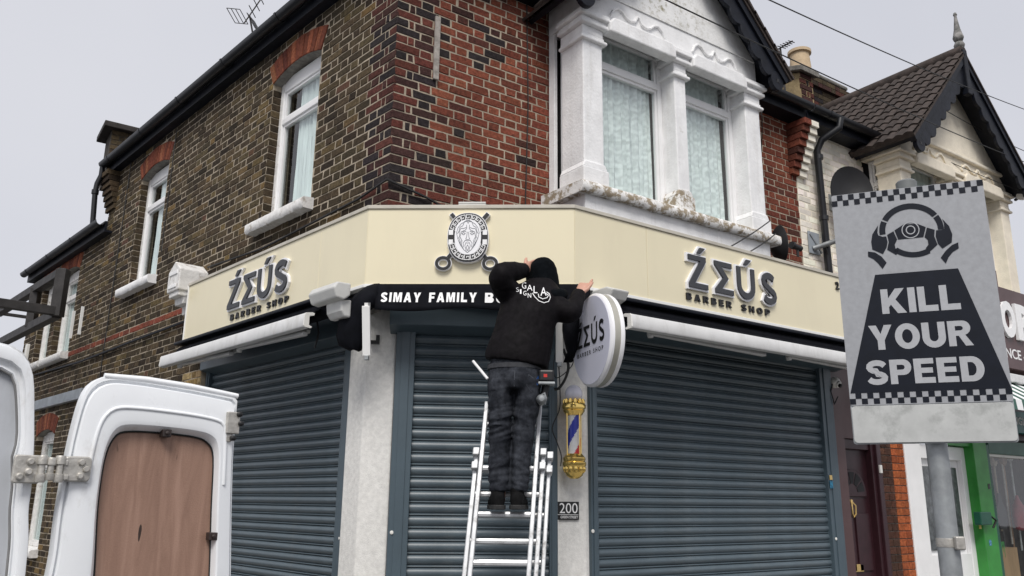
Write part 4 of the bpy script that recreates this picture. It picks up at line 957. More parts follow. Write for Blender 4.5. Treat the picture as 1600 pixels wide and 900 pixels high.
strip_text('SIMAY', V2.uv(596, 460)[0], V2.uv(658, 462)[0], 2.955, 3.03); strip_text('FAMILY', V2.uv(671, 460)[0], V2.uv(745, 462)[0], 2.955, 3.03); strip_text('BU', V2.uv(758, 460)[0], V2.uv(790, 462)[0], 2.955, 3.03)
# side wings of the canopy, drawn back over the piers
def wing(path, width_dir, name='side_wing'):
    mb = MB(); rs = []
    for (x, y, D), (x2, y2, D2) in path:
        p = q(x, y, D); r_ = q(x2, y2, D2); rs.append([p + (r_ - p) * k / 6 - HD * .05 * math.sin(math.pi * k / 6) for k in range(7)])
    mb.rings(rs, False, False, False); o = mb.build(name, M['fabric'], CN, smooth=60); s2 = o.modifiers.new('solid', 'SOLIDIFY'); s2.thickness = .005
wing([((593, 443.5, 5.76), (595, 484, 5.76)), ((585, 444, 5.75), (590, 482, 5.74)), ((573, 448, 5.73), (581, 482, 5.72)), ((557, 459, 5.73), (575, 490, 5.7)), ((541, 477, 5.74), (571, 505, 5.71)), ((530, 500, 5.75), (568, 525, 5.73)), ((526, 525, 5.76), (567, 540, 5.74)), ((530, 540, 5.77), (565, 547, 5.76)), ((548, 548, 5.77), (560, 549, 5.77))], 0)
wing([((905, 450, 5.74), (903, 500, 5.72)), ((915, 455, 5.8), (910, 520, 5.76)), ((908, 485, 5.85), (906, 555, 5.82)), ((900, 530, 5.9), (893, 566, 5.88)), ((884, 556, 5.9), (880, 566, 5.9))], 0)
wing([((878, 500, 5.66), (878, 520, 5.64)), ((888, 496, 5.62), (887, 556, 5.62)), ((897, 494, 5.58), (897, 560, 5.6)), ((905, 492, 5.56), (902, 545, 5.58))], 0)
# white folding arms
for pts, w_ in ((((572, 478), (573, 556)), .055), (((874, 502), (874, 566)), .05)):
    p0 = q(*pts[0], 5.62); p1 = q(*pts[1], 5.68); mb = MB(); mb.bar(p0, p1, w_, .03, HD); mb.build('canopy_arm', M['trim'], CN, bevel=.004)
    mb = MB(); mb.bar(p1, p1 - UPV * .03, .03, .04, HD); mb.build('arm_foot', M['steel'], CN, bevel=.003)
    mb = MB(); mb.bar(p0 + UPV * .01, CHF.P(*CHF.uv(pts[0][0] + 22, pts[0][1] - 1), .03), .025, .025); mb.build('stay', M['trim'], CN)
mb = MB(); u, v = CHF.uv(590, 532); mb.box(CHF, u - .012, u + .015, v - .02, v + .04, 0, .012); mb.box(CHF, u - .05, u + .015, v - .03, v - .008, .0, .05); mb.build('catch', M['black'], CN)
mb = MB(); mb.box(CHF, .0, 1.62, 3.02, 3.1, .0, .2); mb.build('headrail', M['black_wood'], CN)

# ================================================================== barber's pole, number plate, cables on the pier
u, v = CHF.uv(897, 676, .12); bp_ = CHF.P(u, 0, .12)
zb_, zt_ = CHF.uv(897, 748, .12)[1], CHF.uv(897, 602, .12)[1]; Hh = zt_ - zb_
BP = thing('barber_pole', 'gold barber pole with red, white and blue stripes on the pier', 'barber pole', bp_ + UPV * zb_)
z_ = lambda f: zb_ + Hh * f
def lat(prof, name, m_, n=24): return MB().lathe(bp_, UPV, [(r * 1.16, h) for r, h in prof], n).build(name, m_, BP, smooth=35)
lat([(.0, z_(0)), (.025, z_(.0)), (.05, z_(.03)), (.062, z_(.08)), (.064, z_(.12))], 'bottom_dome', M['gold'])
lat([(.066, z_(.12)), (.074, z_(.14)), (.074, z_(.17)), (.066, z_(.18)), (.07, z_(.2)), (.07, z_(.22)), (.058, z_(.24)), (.05, z_(.26))], 'lower_collar', M['gold'])
lat([(.05, z_(.67)), (.058, z_(.69)), (.07, z_(.72)), (.066, z_(.73)), (.076, z_(.75)), (.076, z_(.78)), (.064, z_(.81)), (.05, z_(.83)), (.03, z_(.84))], 'upper_collar', M['gold'])
for k in range(12):
    a = 2 * math.pi * k / 12; c = bp_ + np.array([math.cos(a), math.sin(a), 0]) * .07
    MB().lathe(c, UPV, [(.0, z_(.795)), (.012, z_(.8)), (.014, z_(.82)), (.009, z_(.845)), (0, z_(.85))], 8).build('collar_lobe', M['gold'], BP, smooth=40)
    MB().lathe(c * 1, UPV, [(.0, z_(.06)), (.012, z_(.08)), (.014, z_(.11)), (.01, z_(.125))], 8).build('collar_lobe', M['gold'], BP, smooth=40)
gl_r = .064; gz = z_(.905); MB().lathe(bp_, UPV, [(gl_r * math.sin(math.pi * i / 14), gz - gl_r * 1.05 * math.cos(math.pi * i / 14)) for i in range(15)], 24).build('globe', M['globe'], BP, smooth=60)
# striped drum: helical faces with three materials
mb = MB(); n = 48; lv = 40; r_ = .047
V = [[bp_ + np.array([r_ * math.cos(2 * math.pi * i / n), r_ * math.sin(2 * math.pi * i / n), z_(.24) + (z_(.69) - z_(.24)) * j / lv]) for i in range(n)] for j in range(lv + 1)]
mb.rings(V, True, False, False); k = 0
for j in range(lv):
    for i in range(n):
        ph = ((i / n) - (j / lv) * .62 + .0) % 1.0; ph = (ph + .15) % 1.0
        mb.m[k] = 0 if ph < .25 else (1 if ph < .5 else (0 if ph < .75 else 2)); k += 1
mb.build('striped_drum', [M['white_print'], M['blue'], M['red']], BP, smooth=60)
for a in (0, 1, 2, 3):
    an = a * math.pi / 2 + .6 + A_R; MB().tube([bp_ + np.array([.064 * math.cos(an), .064 * math.sin(an), z_(.22)]), bp_ + np.array([.064 * math.cos(an), .064 * math.sin(an), z_(.7)])], .0045, 8).build('gold_rod', M['gold'], BP, smooth=40)
mb = MB(); mb.bar(bp_ + UPV * z_(.2), bp_ + UPV * z_(.2) - CHF.N * .12, .04, .05); mb.bar(bp_ + UPV * z_(.74), bp_ + UPV * z_(.74) - CHF.N * .12, .04, .05); mb.build('wall_bracket', M['gold'], BP)
# number plate
u0, v0 = CHF.uv(866, 812); u1, v1 = CHF.uv(904, 784); NP = thing('number_plate', 'black plate reading 200 Green Street below the barber pole', 'number plate', CHF.P((u0 + u1) / 2, v0, 0))
mb = MB(); mb.box(CHF, u0, u1, v0, v1, .006, .018); mb.build('plate', M['black'], NP, bevel=.003)
mb = MB(); W_ = u1 - u0; H_ = v1 - v0; text_on(mb, CHF, '200', u0 + W_ * .2, u1 - W_ * .06, v0 + H_ * .36, v1 - H_ * .08, .0192, bold=.0); text_on(mb, CHF, 'GREEN STREET', u0 + W_ * .24, u1 - W_ * .05, v0 + H_ * .08, v0 + H_ * .22, .0192, bold=.01)
mb.box(CHF, u0 + W_ * .03, u1 - W_ * .03, v0 + H_ * .27, v0 + H_ * .295, .018, .0192); mb.build('plate_lettering', M['white_print'], NP)
# hanging feed cables
def cab(pts, r=.005, lab=None, cat=None, m_='cable'):
    mb = MB(); P = [q(x, y, D) for x, y, D in pts]
    # smooth
    S = []
    for i in range(len(P) - 1):
        p0, p1, p2, p3 = P[max(i - 1, 0)], P[i], P[i + 1], P[min(i + 2, len(P) - 1)]
        for k in range(6):
            t = k / 6; S.append(.5 * ((2 * p1) + (p2 - p0) * t + (2 * p0 - 5 * p1 + 4 * p2 - p3) * t * t + (3 * p1 - p0 - 3 * p2 + p3) * t ** 3))
    S.append(P[-1]); mb.tube(S, r, 6); return tag(mb.build('cable', M[m_], smooth=60), lab, cat)
cab([(873, 568, 6.05), (875, 610, 6.05), (874, 640, 6.05), (863, 668, 6.04), (870, 690, 6.04), (877, 712, 6.03), (876, 728, 6.0)], .0045, 'thin black cable hanging down beside the barber pole', 'cable')
cab([(880, 545, 5.9), (888, 570, 5.92), (884, 590, 5.9), (874, 606, 5.88), (866, 608, 5.88)], .011, 'thick black cable end dangling below the white canopy arm', 'cable')
cab([(886, 520, 5.88), (896, 560, 5.9), (888, 578, 5.92), (868, 590, 5.94), (866, 560, 5.94), (876, 520, 5.9)], .0035, 'looped thin black wire tangled beneath the round sign', 'wire')
mb = MB(); u, v = CHF.uv(871, 730); mb.tube([CHF.P(u, CHF.uv(869, 700)[1], .01), CHF.P(u, CHF.uv(869, 880)[1], .01)], .006, 6); tag(mb.build('conduit', M['plasticwhite']), 'thin white conduit running down the pier past the number plate', 'conduit')
mb = MB(); u, v = CHF.uv(868, 708, .01); mb.box(CHF, u - .012, u + .012, v - .06, v + .04, .0, .03); tag(mb.build('junction_clip', M['plasticwhite'], bevel=.004), 'small white junction clip on the pier left of the barber pole', 'clip')
# ================================================================== neighbouring cream house
NH = thing('cream_house', 'cream painted terraced house with a gabled bay and brown tiled roof', 'house', (6.5, 0, 0))
nw = backing('front_wall', FRONT, 5.112, 9.6, 3.3, 6.02, [(6.44, 9.07, 3.4, 6.0)], .24, M['cream_paint'], NH)
NB0, NB1 = 6.42, 9.1
sto = []; lay(FRONT, 5.12, NB0 + .06, 3.72, 5.9, [], lambda u, v: pick(PAL_CREAM), 'N', corner=5.12, store=sto, w1=-.001)
for b in sto:
    m2 = MB(); brick_geo(m2, b); m2.build('brick', M['cream_brick'], nw)
for k in range(8):
    z1 = 5.85 - k * .078
    m2 = MB(); m2.col = (1, 1, .98, 1); m2.box(FRONT, 5.112, 5.24, z1 - .071, z1, 0, .26 - k * .03); m2.build('corbel_brick', M['cream_brick'], nw, bevel=.004, seg=1)
eave(FRONT, 5.12, 6.44, 5.88, .2, parent=NH)
CP = M['cream_paint']
mb = MB(); mb.box(FRONT, NB0, NB1, 3.3, 4.0, .01, BW - .02); nbay = mb.build('bay', CP, NH, bevel=.008); MB().box(FRONT, NB0 + .01, NB1 - .01, 5.75, 6.0, .01, BW).build('lintel_beam', CP, nbay, bevel=.008)
NX, NZ = 7.76, 7.25
mb = MB(); mb.prism(FRONT, [(NB0 + .07, 6.0), (NB1 - .07, 6.0), (NX, NZ)], .01, BW + .01); mb.build('gable', CP, nbay)
mb = MB(); mb.box(FRONT, NB0 + .02, NB1 - .02, 5.985, 6.03, .0, BW + .05); mb.build('gable_string', CP, nbay, bevel=.012)
mb = MB(); mb.box(FRONT, NB0 - .09, NB1 + .09, 3.97, 4.1, .0, BW + .1); mb.build('bay_sill', CP, nbay, bevel=.015)
for u0, u1 in ((NB0 + .01, NB0 + .24), (7.62, 7.8), (NB1 - .24, NB1 - .01)):
    mb = MB(); mb.box(FRONT, u0, u1, 4.1, 5.54, .2, BW); ps = mb.build('pilaster', CP, NH, bevel=.01); z = 5.49
    for dz, e in ((.03, .035), (.035, .015), (.08, .008), (.035, .05), (.035, .035), (.03, .07), (.035, .055)):
        mb = MB(); mb.box(FRONT, u0 - e, u1 + e, z, z + dz + .001, .2, BW + e); mb.build('cap_moulding', CP, ps, bevel=.009); z += dz
for u0, u1 in ((NB0 + .28, 7.58), (7.84, NB1 - .28)):
    mb = MB(); mb.prism(FRONT, [(u0, 5.62), (u1, 5.62), (u1, 5.71), (u1 - .05, 5.77), (u0 + .05, 5.77), (u0, 5.71)], BW - .03, BW + .085); hd = mb.build('hood_mould', CP, nbay, bevel=.014)
    mb = MB(); um = (u0 + u1) / 2; hw = (u1 - u0) / 2 - .07
    for sg in (-1, 1): mb.prism(BF, stroke_poly([(um + sg * hw * t, 5.815 + .15 * f) for t, f in ((1, .1), (.9, .55), (.75, .8), (.6, .72), (.45, .42), (.3, .3), (.12, .42), (.02, .85))], .03), -.01, .022)
    mb.build('scroll', CP, hd, bevel=.005)
window(NH, FRONT, NB0 + .24, 7.62, 4.1, 5.8, .33, 5.43, M['upvc'], M['sheer']); window(NH, FRONT, 7.8, NB1 - .24, 4.1, 5.8, .33, 5.43, M['upvc'], M['sheer'])
BL2 = Fr((NB0 + .05, 0, 0), (0, -1, 0))
window(NH, BL2, .06, .31, 4.1, 5.74, -.03, 5.43, M['upvc'], M['lace_dark'], bar=.04, deep=False)
mb = MB(); mb.prism(BL2, [(.02, 5.74), (.48, 5.74), (.44, 5.8), (.38, 5.86), (.1, 5.86), (.05, 5.8)], 0, .05); mb.build('return_hood', CP, nbay, bevel=.008)
for sg, (dx, dz, nx, nz, L2), rf in gable_roof(NH, NX, NZ, 1.43, 5.76, .76, -3.2, M['tile'], nsc=9, bw=.22):
    if sg > 0: continue
    rows_, cols_ = 11, 16; st = (L2 + .06) / rows_; cw_ = .25
    SF = Fr(FRONT.P(NX + nx * .075, NZ + nz * .075, .82), (0, 1, 0), (-dx, 0, -dz)); SF.N = np.array([nx, 0, nz])
    me = None
    for r0 in range(rows_):
        for c0 in range(cols_):
            if me is None:
                n = 10; tp = MB(); A = []
                for i in range(n + 1):
                    x = i / n; h_ = .018 + .022 * (math.sin(math.pi * min(1, max(0, (x - .05) / .42)))) ** .8 + .022 * (math.sin(math.pi * min(1, max(0, (x - .53) / .42)))) ** .8; A.append((x * (cw_ - .006), h_))
                lo = [SF.U * u + SF.N * (h_ + .022) + SF.V * 0 for u, h_ in A]; hi = [SF.U * u + SF.N * h_ + SF.V * (st + .05) for u, h_ in A]; bt = [SF.U * u + SF.N * .0 for u, h_ in A]
                tp.rings([bt, lo, hi], False, False, False); me = tp.mesh('roof_tile'); me.materials.append(M['tile']); me.polygons.foreach_set('use_smooth', [True] * len(me.polygons)); me.set_sharp_from_angle(angle=R(45))
            o = bpy.data.objects.new('roof_tile', me); COL.objects.link(o); o.parent = rf
            o.location = Vector(SF.P(c0 * cw_ + random.uniform(-.006, .006), -(r0 + 1) * st, random.uniform(0, .004)))
mb = MB(); mb.tube([FRONT.P(NX, NZ + .12, .8), FRONT.P(NX, NZ + .12, -3.2)], .09, 12); mb.build('ridge', M['tile'], NH, smooth=40)
mb = MB(); fo = FRONT.P(NX, NZ, .76); mb.box(FRONT, NX - .05, NX + .05, NZ - .5, NZ + .14, .74, .82); mb.build('king_post', M['black_wood'], NH, bevel=.008)
MB().lathe(fo, UPV, [(.03, .14), (.035, .17), (.06, .2), (.068, .23), (.05, .27), (.03, .28), (.055, .3), (.068, .34), (.06, .37), (.04, .46), (.025, .58), (.016, .66), (.026, .68), (.016, .71), (0, .72)], 18).build('finial', M['finial'], NH, smooth=40)
mb = MB(); mb.add([FRONT.P(5.24, 6.05, .2), FRONT.P(9.6, 6.05, .2), FRONT.P(9.6, 7.2, -3), FRONT.P(5.1, 7.2, -3)], [(0, 1, 2, 3)]); mb.build('main_roof', M['tile'], NH)
# downpipe with its hopper bend
u = FRONT.uv(1288, 330, .09)[0]; mb = MB(); mb.tube([FRONT.P(u + .1, 5.95, .34), FRONT.P(u + .08, 5.84, .33), FRONT.P(u - .03, 5.72, .16), FRONT.P(u - .04, 5.6, .09), FRONT.P(u, 3.4, .09)], .042, 10); dpp = mb.build('downpipe', M['gutter'], NH, smooth=40)
for z in (5.5, 4.75, 4.0):
    mb = MB(); mb.tube([FRONT.P(u - .02, z, .09), FRONT.P(u - .02, z + .05, .09)], .054, 10); mb.build('pipe_collar', M['gutter'], dpp, smooth=40)
# party parapet: ochre render side with a brick end, slab coping
PW = thing('party_parapet', 'short ochre rendered parapet with brick end rising between the two roofs', 'parapet wall', (5.1, 0, 6.0))
sf = Fr((5.38, 0, 0), (0, 1, 0)); sf.N = np.array([-1.0, 0, 0])
u1, v1 = FRONT.uv(1252, 100, -.02); pz = v1
mb = MB(); mb.prism(sf, [(.03, 5.95), (2.2, 5.95), (2.2, pz + .6), (.62, pz + .07), (.03, pz - .12)], -.24, 0); mb.build('upstand', M['ochre'], PW)
mb = MB(); mb.prism(sf, [(-.04, pz - .13), (.6, pz + .075), (2.2, pz + .61), (2.2, pz + .68), (.6, pz + .145), (-.04, pz - .06)], -.3, .06); mb.build('coping', M['mortar_dark'], PW, bevel=.01)
sto = []; lay(Fr((0, .022, 0), (1, 0, 0)), 5.38, 5.62, 5.9, pz - .1, [], lambda u, v: pick(PAL_QUOIN), 'P', corner=5.38, store=sto)
for b in sto:
    m2 = MB(); brick_geo(m2, b); m2.build('brick', M['brick'], PW)
# chimney stack with pot behind
cw = -1.3; CK = FRONT.off(0, 0, cw); u0, v0 = CK.uv(1268, 178); u1, v1 = CK.uv(1321, 142)
CS = thing('chimney_stack', 'brown brick chimney stack with one buff pot behind the cream house', 'chimney', CK.P(u0, v0, 0))
mb = MB(); mb.box(CK, u0, u1, v0 - .8, v1, -.45, -.006); cst = mb.build('stack', M['mortar_dark'], CS)
nck = 0
for lv in range(int((v1 - v0 + .8) / .075)):
    z = v0 - .8 + lv * .075; ex = .05 if v1 - z < .26 and v1 - z > .1 else 0; x = u0 - ex + (0 if lv % 2 else -.0); i = 0
    while x < u1 + ex - .03:
        L_ = .215 if (i + lv) % 2 else .105; x1 = min(x + L_, u1 + ex); m2 = MB(); m2.col = pick(PAL_QUOIN + PAL_STOCK[:3]); m2.box(CK, x, x1 - .008, z + .004, z + .071, -.02, .004 + ex); m2.build('brick', M['brick'], cst); x = x1 + .002; i += 1
    sfc = Fr(CK.P(u0 - ex, 0, 0), (0, 1, 0)); sfc.N = np.array([-1.0, 0, 0])
    for i in range(2):
        m2 = MB(); m2.col = pick(PAL_QUOIN + PAL_STOCK[:3]); m2.box(sfc, .01 + i * .22, .22 + i * .22, z + .004, z + .071, -.01, .006); m2.build('brick', M['brick'], cst)
mb = MB(); mb.box(CK, u0 - .03, u1 + .03, v1, v1 + .06, -.48, .03); mb.build('flaunching', M['mortar_dark'], CS, bevel=.02)
pu, pv = CK.uv(1273, 116); pt = CK.uv(1273, 78)[1]; pr_ = abs(CK.uv(1264, 100)[0] - CK.uv(1283, 100)[0]) / 2; h_ = pt - v1
MB().lathe(CK.P(u0 + .12, v1 + .03, -.2), UPV, [(pr_ * .95, 0), (pr_, h_ * .4), (pr_ * .9, h_ * .86), (pr_ * 1.12, h_ * .88), (pr_ * 1.12, h_ * .98), (pr_ * .95, h_), (pr_ * .8, h_ * .99), (pr_ * .75, h_ * .8)], 20).build('pot', M['chim_pot'], CS, smooth=35)

# satellite dishes
def dish(label, px, py, w, rx, rz, az):
    u, v = FRONT.uv(px, py, w); c = FRONT.P(u, v, w); n = np.array([math.sin(R(az)), -math.cos(R(az)), .08]); n /= np.linalg.norm(n)
    t = thing('satellite_dish', label, 'satellite dish', FRONT.P(u, v, 0), 'satellite dishes'); fr = Fr(c, np.cross(UPV, n) * 1.0); fr.N = n; fr.V = np.cross(n, fr.U)
    rs = [[fr.P(rx * k * math.cos(a), rz * k * math.sin(a), -.1 * (1 - k * k)) for a in [2 * math.pi * i / 32 for i in range(32)]] for k in (.02, .3, .6, .85, 1)]
    rs2 = [[fr.P(rx * k * math.cos(a), rz * k * math.sin(a), -.1 * (1 - k * k) - .012) for a in [2 * math.pi * i / 32 for i in range(32)]] for k in (1.02, .85, .6, .3, .02)]
    mb = MB(); mb.rings(rs + rs2); mb.build('bowl', M['dish'], t, smooth=50)
    mb = MB(); mb.tube([fr.P(0, 0, -.1), FRONT.P(u + .05, v - .05, .02)], .02, 8); mb.box(FRONT, u - .02, u + .12, v - .14, v + .06, 0, .012); mb.build('wall_mount', M['steel'], t)
dish('dark satellite dish on the cream brick wall beside the black downpipe', 1332, 300, .3, .25, .33, -32)
dish('dark satellite dish on the red brick wall behind the bay sill', 1220, 382, .3, .17, .2, 62)
# steel bracket with a stub arm on the cream wall
u, v = FRONT.uv(1272, 381); t = thing('wall_bracket', 'grey steel bracket with a stub arm on the cream wall', 'bracket', FRONT.P(u, v, 0))
mb = MB(); mb.box(FRONT, u - .12, u + .08, v - .13, v + .13, .004, .02); mb.build('plate', M['lead'], t, bevel=.004)
mb = MB(); mb.tube([FRONT.P(u - .05, v - .07, .02), FRONT.P(u + .1, v, .25), FRONT.P(u + .15, v + .03, .5)], .03, 10); mb.build('stub_arm', M['steel'], t, smooth=40)
mb = MB(); mb.bar(FRONT.P(u - .1, v + .1, .02), FRONT.P(u + .1, v - .1, .02), .02, .02); mb.build('brace', M['steel'], t)
mb = MB(); mb.tube([FRONT.P(u + .02, v, .1), FRONT.P(u + .1, v - .2, .12), FRONT.P(u + .1, v - .45, .05)], .012, 6); mb.build('cable', M['cable'], t)
u, v = FRONT.uv(1243, 386, .8); t = thing('spotlight', 'small dark spotlight on top of the cream fascia sign', 'spotlight', FRONT.P(u, v - .06, .8))
mb = MB(); mb.lathe(FRONT.P(u - .09, v, .82), (1, 0, -.1), [(.0, 0), (.034, .0), (.036, .03), (.028, .035), (.028, .14), (.0, .145)], 14); mb.build('body', M['black'], t, smooth=40)
mb = MB(); mb.bar(FRONT.P(u, v, .82), FRONT.P(u, v - .1, .82), .02, .02); mb.build('stand', M['black'], t)
mb = MB(); mb.tube([FRONT.P(*FRONT.uv(1190, 175, .62), .62), FRONT.P(*FRONT.uv(1191, 200, .3), .3), FRONT.P(*FRONT.uv(1188, 280, .02), .02)], .006, 5)
tag(mb.build('cable', M['cable']), 'thin dark cable hanging from the bargeboard down the red wall', 'cable')
for (xa, ya, xb, yb), lab in zip(((1140, 385, 1203, 345), (1170, 392, 1212, 365)), ('upper thin black wire from bay sill down to the cream fascia', 'lower thin black wire from bay sill down to the cream fascia')):
    p0 = FRONT.P(*FRONT.uv(xb, yb, .62), .62); p1 = FRONT.P(FRONT.uv(xa, ya, .95)[0], ZT + .005, .95); mb = MB(); mb.tube(sag(p0, p1, .01), .006, 5); tag(mb.build('wire', M['cable']), lab, 'wire')
# dome camera under the right-hand awning end
u, v = FRONT.uv(1307, 600, .66); t = thing('dome_camera', 'white dome security camera at the right end of the widest shutter', 'security camera', FRONT.P(u, v, .62))
mb = MB(); mb.lathe(FRONT.P(u, v + .03, .62), (.1, -1, -.6), [(.05, 0), (.055, .03), (.048, .05), (.035, .06), (.035, .075), (.0, .095)], 16); mb.build('housing', M['plasticwhite'], t, smooth=40)
MB().lathe(FRONT.P(u, v + .03, .62) + np.array([.0, -.07, -.045]), (.1, -1, -.6), [(.02, 0), (.018, .02), (0, .026)], 10).build('lens', M['black'], t, smooth=40)
mb = MB(); mb.tube([FRONT.P(u - .03, v + .02, .64), FRONT.P(u - .1, v - .08, .66), FRONT.P(u - .06, v - .2, .66), FRONT.P(u + .02, v - .12, .65)], .006, 6); mb.build('camera_lead', M['cable'], t)

# ---- ground floor of the cream house
DF = FRONT.off(0, 0, .5)
mb = MB(); mb.box(FRONT, 4.66, 5.6, 2.24, 3.32, .3, .52); mb.build('brown_panel', M['brown_panel'], NH)
d0, d1 = DF.uv(1303, 800, -.07)[0], DF.uv(1360, 800, -.07)[0]
dz = 2.14
mb = MB(); mb.box(DF, d0 - .12, d0, 0, dz + .1, -.2, -.05); 
for k, (e, w) in enumerate(((.05, .0), (.1, .03), (.15, .015))): mb.box(DF, d1 + e - .05, d1 + e - .002, 0, dz + .1, -.2, w)
mb.box(DF, d0, d1, dz, dz + .1, -.2, -.02); df = mb.build('door_frame', M['maroon'], NH, bevel=.006)
mb = MB(); mb.box(DF, d0, d1, 0, dz, -.12, -.07); dr = mb.build('door', M['maroon'], NH)
W_ = d1 - d0
for a, b, c, e in ((.08, .46, .25, .85), (.54, .92, .25, .85), (.08, .46, .98, 1.52), (.54, .92, .98, 1.52)):
    mb = MB(); mb.box(DF, d0 + W_ * a, d0 + W_ * b, c, e, -.07, -.055); mb.build('door_panel', M['maroon'], dr, bevel=.012)
cx_ = (d0 + d1) / 2; rr = W_ * .36
mb = MB(); mb.prism(DF, [(cx_ + rr * 1.1, 1.68)] + arc(cx_, 1.7, rr * 1.12, rr * 1.12, 0, 180, 18) + [(cx_ - rr * 1.1, 1.68)], -.07, -.05); mb.build('fanlight_surround', M['maroon'], dr, bevel=.008)
for k in range(5):
    a0, a1 = 180 - k * 36 - 4, 180 - (k + 1) * 36 + 4
    mb = MB(); mb.prism(DF, arc(cx_, 1.72, rr * .92, rr * .92, a0, a1, 5) + arc(cx_, 1.72, rr * .4, rr * .4, a1, a0, 3), -.05, -.046); mb.build('fan_pane', M['room'], dr)
kx, kz = DF.uv(1330, 795, -.06); mb = MB(); mb.tube([DF.P(kx, kz + .07, -.05), DF.P(kx - .03, kz + .03, -.03), DF.P(kx - .025, kz - .05, -.03), DF.P(kx, kz - .08, -.04), DF.P(kx + .025, kz - .05, -.03), DF.P(kx + .03, kz + .03, -.03), DF.P(kx, kz + .07, -.05)], .009, 8); mb.lathe(DF.P(kx, kz + .07, -.06), DF.N, [(.02, 0), (.02, .015), (0, .02)], 10); mb.build('knocker', M['brass'], dr, smooth=40)
lx_, lz = DF.uv(1337, 888, -.06); mb = MB(); mb.box(DF, lx_ - .13, lx_ + .13, lz - .035, lz + .035, -.07, -.055); mb.build('letterbox', M['brass'], dr, bevel=.005)
bu, bz = DF.uv(1376, 733, .04); mb = MB(); mb.box(DF, bu - .02, bu + .02, bz - .04, bz + .04, .03, .05); mb.build('doorbell', M['plasticwhite'], NH, bevel=.004)
p0_, p1_, p2_ = d1 + .155, DF.uv(1401, 800)[0], DF.uv(1421, 800)[0]
mb = MB(); mb.box(DF, p0_, p2_, 0, 2.3, -.3, -.004); pp = mb.build('brick_pilaster', M['mortar_dark'], NH)
for k in range(30):
    z = k * .075
    for a, b, pal, al in ((p0_, p1_, [((.11, .05, .035), 2), ((.08, .04, .03), 2)], .6), (p1_, p2_, [((.42, .12, .045), 3), ((.36, .1, .04), 2)], .55)):
        c = a + (b - a) * (al if k % 2 else 1 - al)
        for x0, x1 in ((a, c), (c, b)):
            m2 = MB(); m2.col = pick(pal); m2.box(DF, x0 + .004, x1 - .004, z + .004, z + .071, -.02, .008); m2.build('brick', M['brick'], pp, bevel=.003, seg=1)
wf0, wf1 = p2_, DF.uv(1446, 800)[0]
mb = MB(); mb.box(DF, wf0, wf1, 0, 2.35, -.2, .02); mb.box(DF, wf0, DF.uv(1530, 700)[0], 2.3, 2.36, -.2, .02); mb.build('white_jamb', M['upvc'], NH, bevel=.006)
v0_, v1_ = DF.uv(1478, 800)[0], DF.uv(1519, 800)[0]
mb = MB(); mb.box(DF, wf1, v1_ + .06, 0, 2.25, -.14, -.08); wd = mb.build('white_door', M['upvc'], NH, bevel=.004)
for a, b in ((v0_ - .5, v0_ - .42), (v1_ - .05, v1_ + .06)):
    mb = MB(); mb.box(DF, a, b, 0, 2.25, -.08, -.03); mb.build('stile', M['upvc'], wd, bevel=.006)
for za_, zb_2, ww in ((2.1, 2.25, -.03), (.85, 1.1, -.035)):
    mb = MB(); mb.box(DF, v0_ - .42, v1_ - .05, za_, zb_2, -.08, ww); mb.build('rail', M['upvc'], wd, bevel=.006)
mb = MB(); mb.box(DF, v0_ - .3, v1_ - .12, 1.14, 2.02, -.08, -.06); mb.build('glazing', mat('dim_obscure_glass', (.1, .11, .115), .15, .3, 14), wd, bevel=.004)
mb = MB(); x, z = DF.uv(1497, 880, -.07); mb.box(DF, x - .06, x + .06, z - .05, z + .05, -.08, -.06); mb.build('letterbox', M['steel'], wd, bevel=.004)
# upper band hidden mostly by the road sign
mb = MB(); mb.box(FRONT, 5.6, 9.6, 2.4, 3.3, .25, .47); mb.build('shop_lintel', M['brown_panel'], NH)
# ---- green shopfront
GS = thing('green_shopfront', 'bright green shop frame with a glazed display window at the right edge', 'shopfront', DF.P(7.6, 0, 0))
g0, g1 = DF.uv(1522, 800)[0], DF.uv(1543, 800)[0]; s0 = DF.uv(1551, 800)[0]
mb = MB(); mb.box(DF, g0, g1, 0, 2.5, -.2, .08); mb.build('green_post', M['green'], GS, bevel=.006)
mb = MB(); mb.box(DF, g0 - .5, g0, 2.26, 2.5, -.2, .05); mb.build('green_head', M['green'], GS)
mb = MB(); mb.box(DF, g1, s0, 0, 2.3, -.1, .05); mb.box(DF, s0, 10.4, 2.2, 2.36, -.1, .05); mb.box(DF, s0, 10.4, 0, .35, -.1, .05); mb.build('window_frame', M['dark_green'], GS, bevel=.006)
mb = MB(); mb.box(DF, s0, s0 + .03, .35, 2.2, -.06, .02); mb.box(DF, s0, 10.4, 2.17, 2.2, -.06, .02); mb.build('window_bead', M['plasticwhite'], GS)
mb = MB(); mb.flat(DF, [(s0, .35), (10.4, .35), (10.4, 2.2), (s0, 2.2)], -.02); mb.build('pane', M['glass'], GS)
mb = MB(); e = [DF.P(a, b, c_) for c_ in (-.9, -.05) for b in (.3, 2.3) for a in (s0 - .05, 10.4)]; mb.add(e, [(0, 1, 3, 2), (0, 4, 5, 1), (2, 3, 7, 6), (0, 2, 6, 4), (1, 5, 7, 3)]); mb.build('display_recess', mat('shop_interior', (.06, .05, .045), .9, .4, 6), GS)
lx_, lz = DF.uv(1533, 810, .1); mb = MB(); mb.box(DF, lx_ - .12, lx_ + .12, lz - .07, lz + .07, .08, .16); mb.build('lock_box', M['dark_green'], GS, bevel=.01)
mb = MB(); mb.tube([DF.P(lx_ + .1, lz + .04, .14), DF.P(lx_ + .2, lz - .02, .16), DF.P(lx_ + .16, lz - .1, .14)], .012, 6); mb.build('lock_cable', M['cable'], GS)
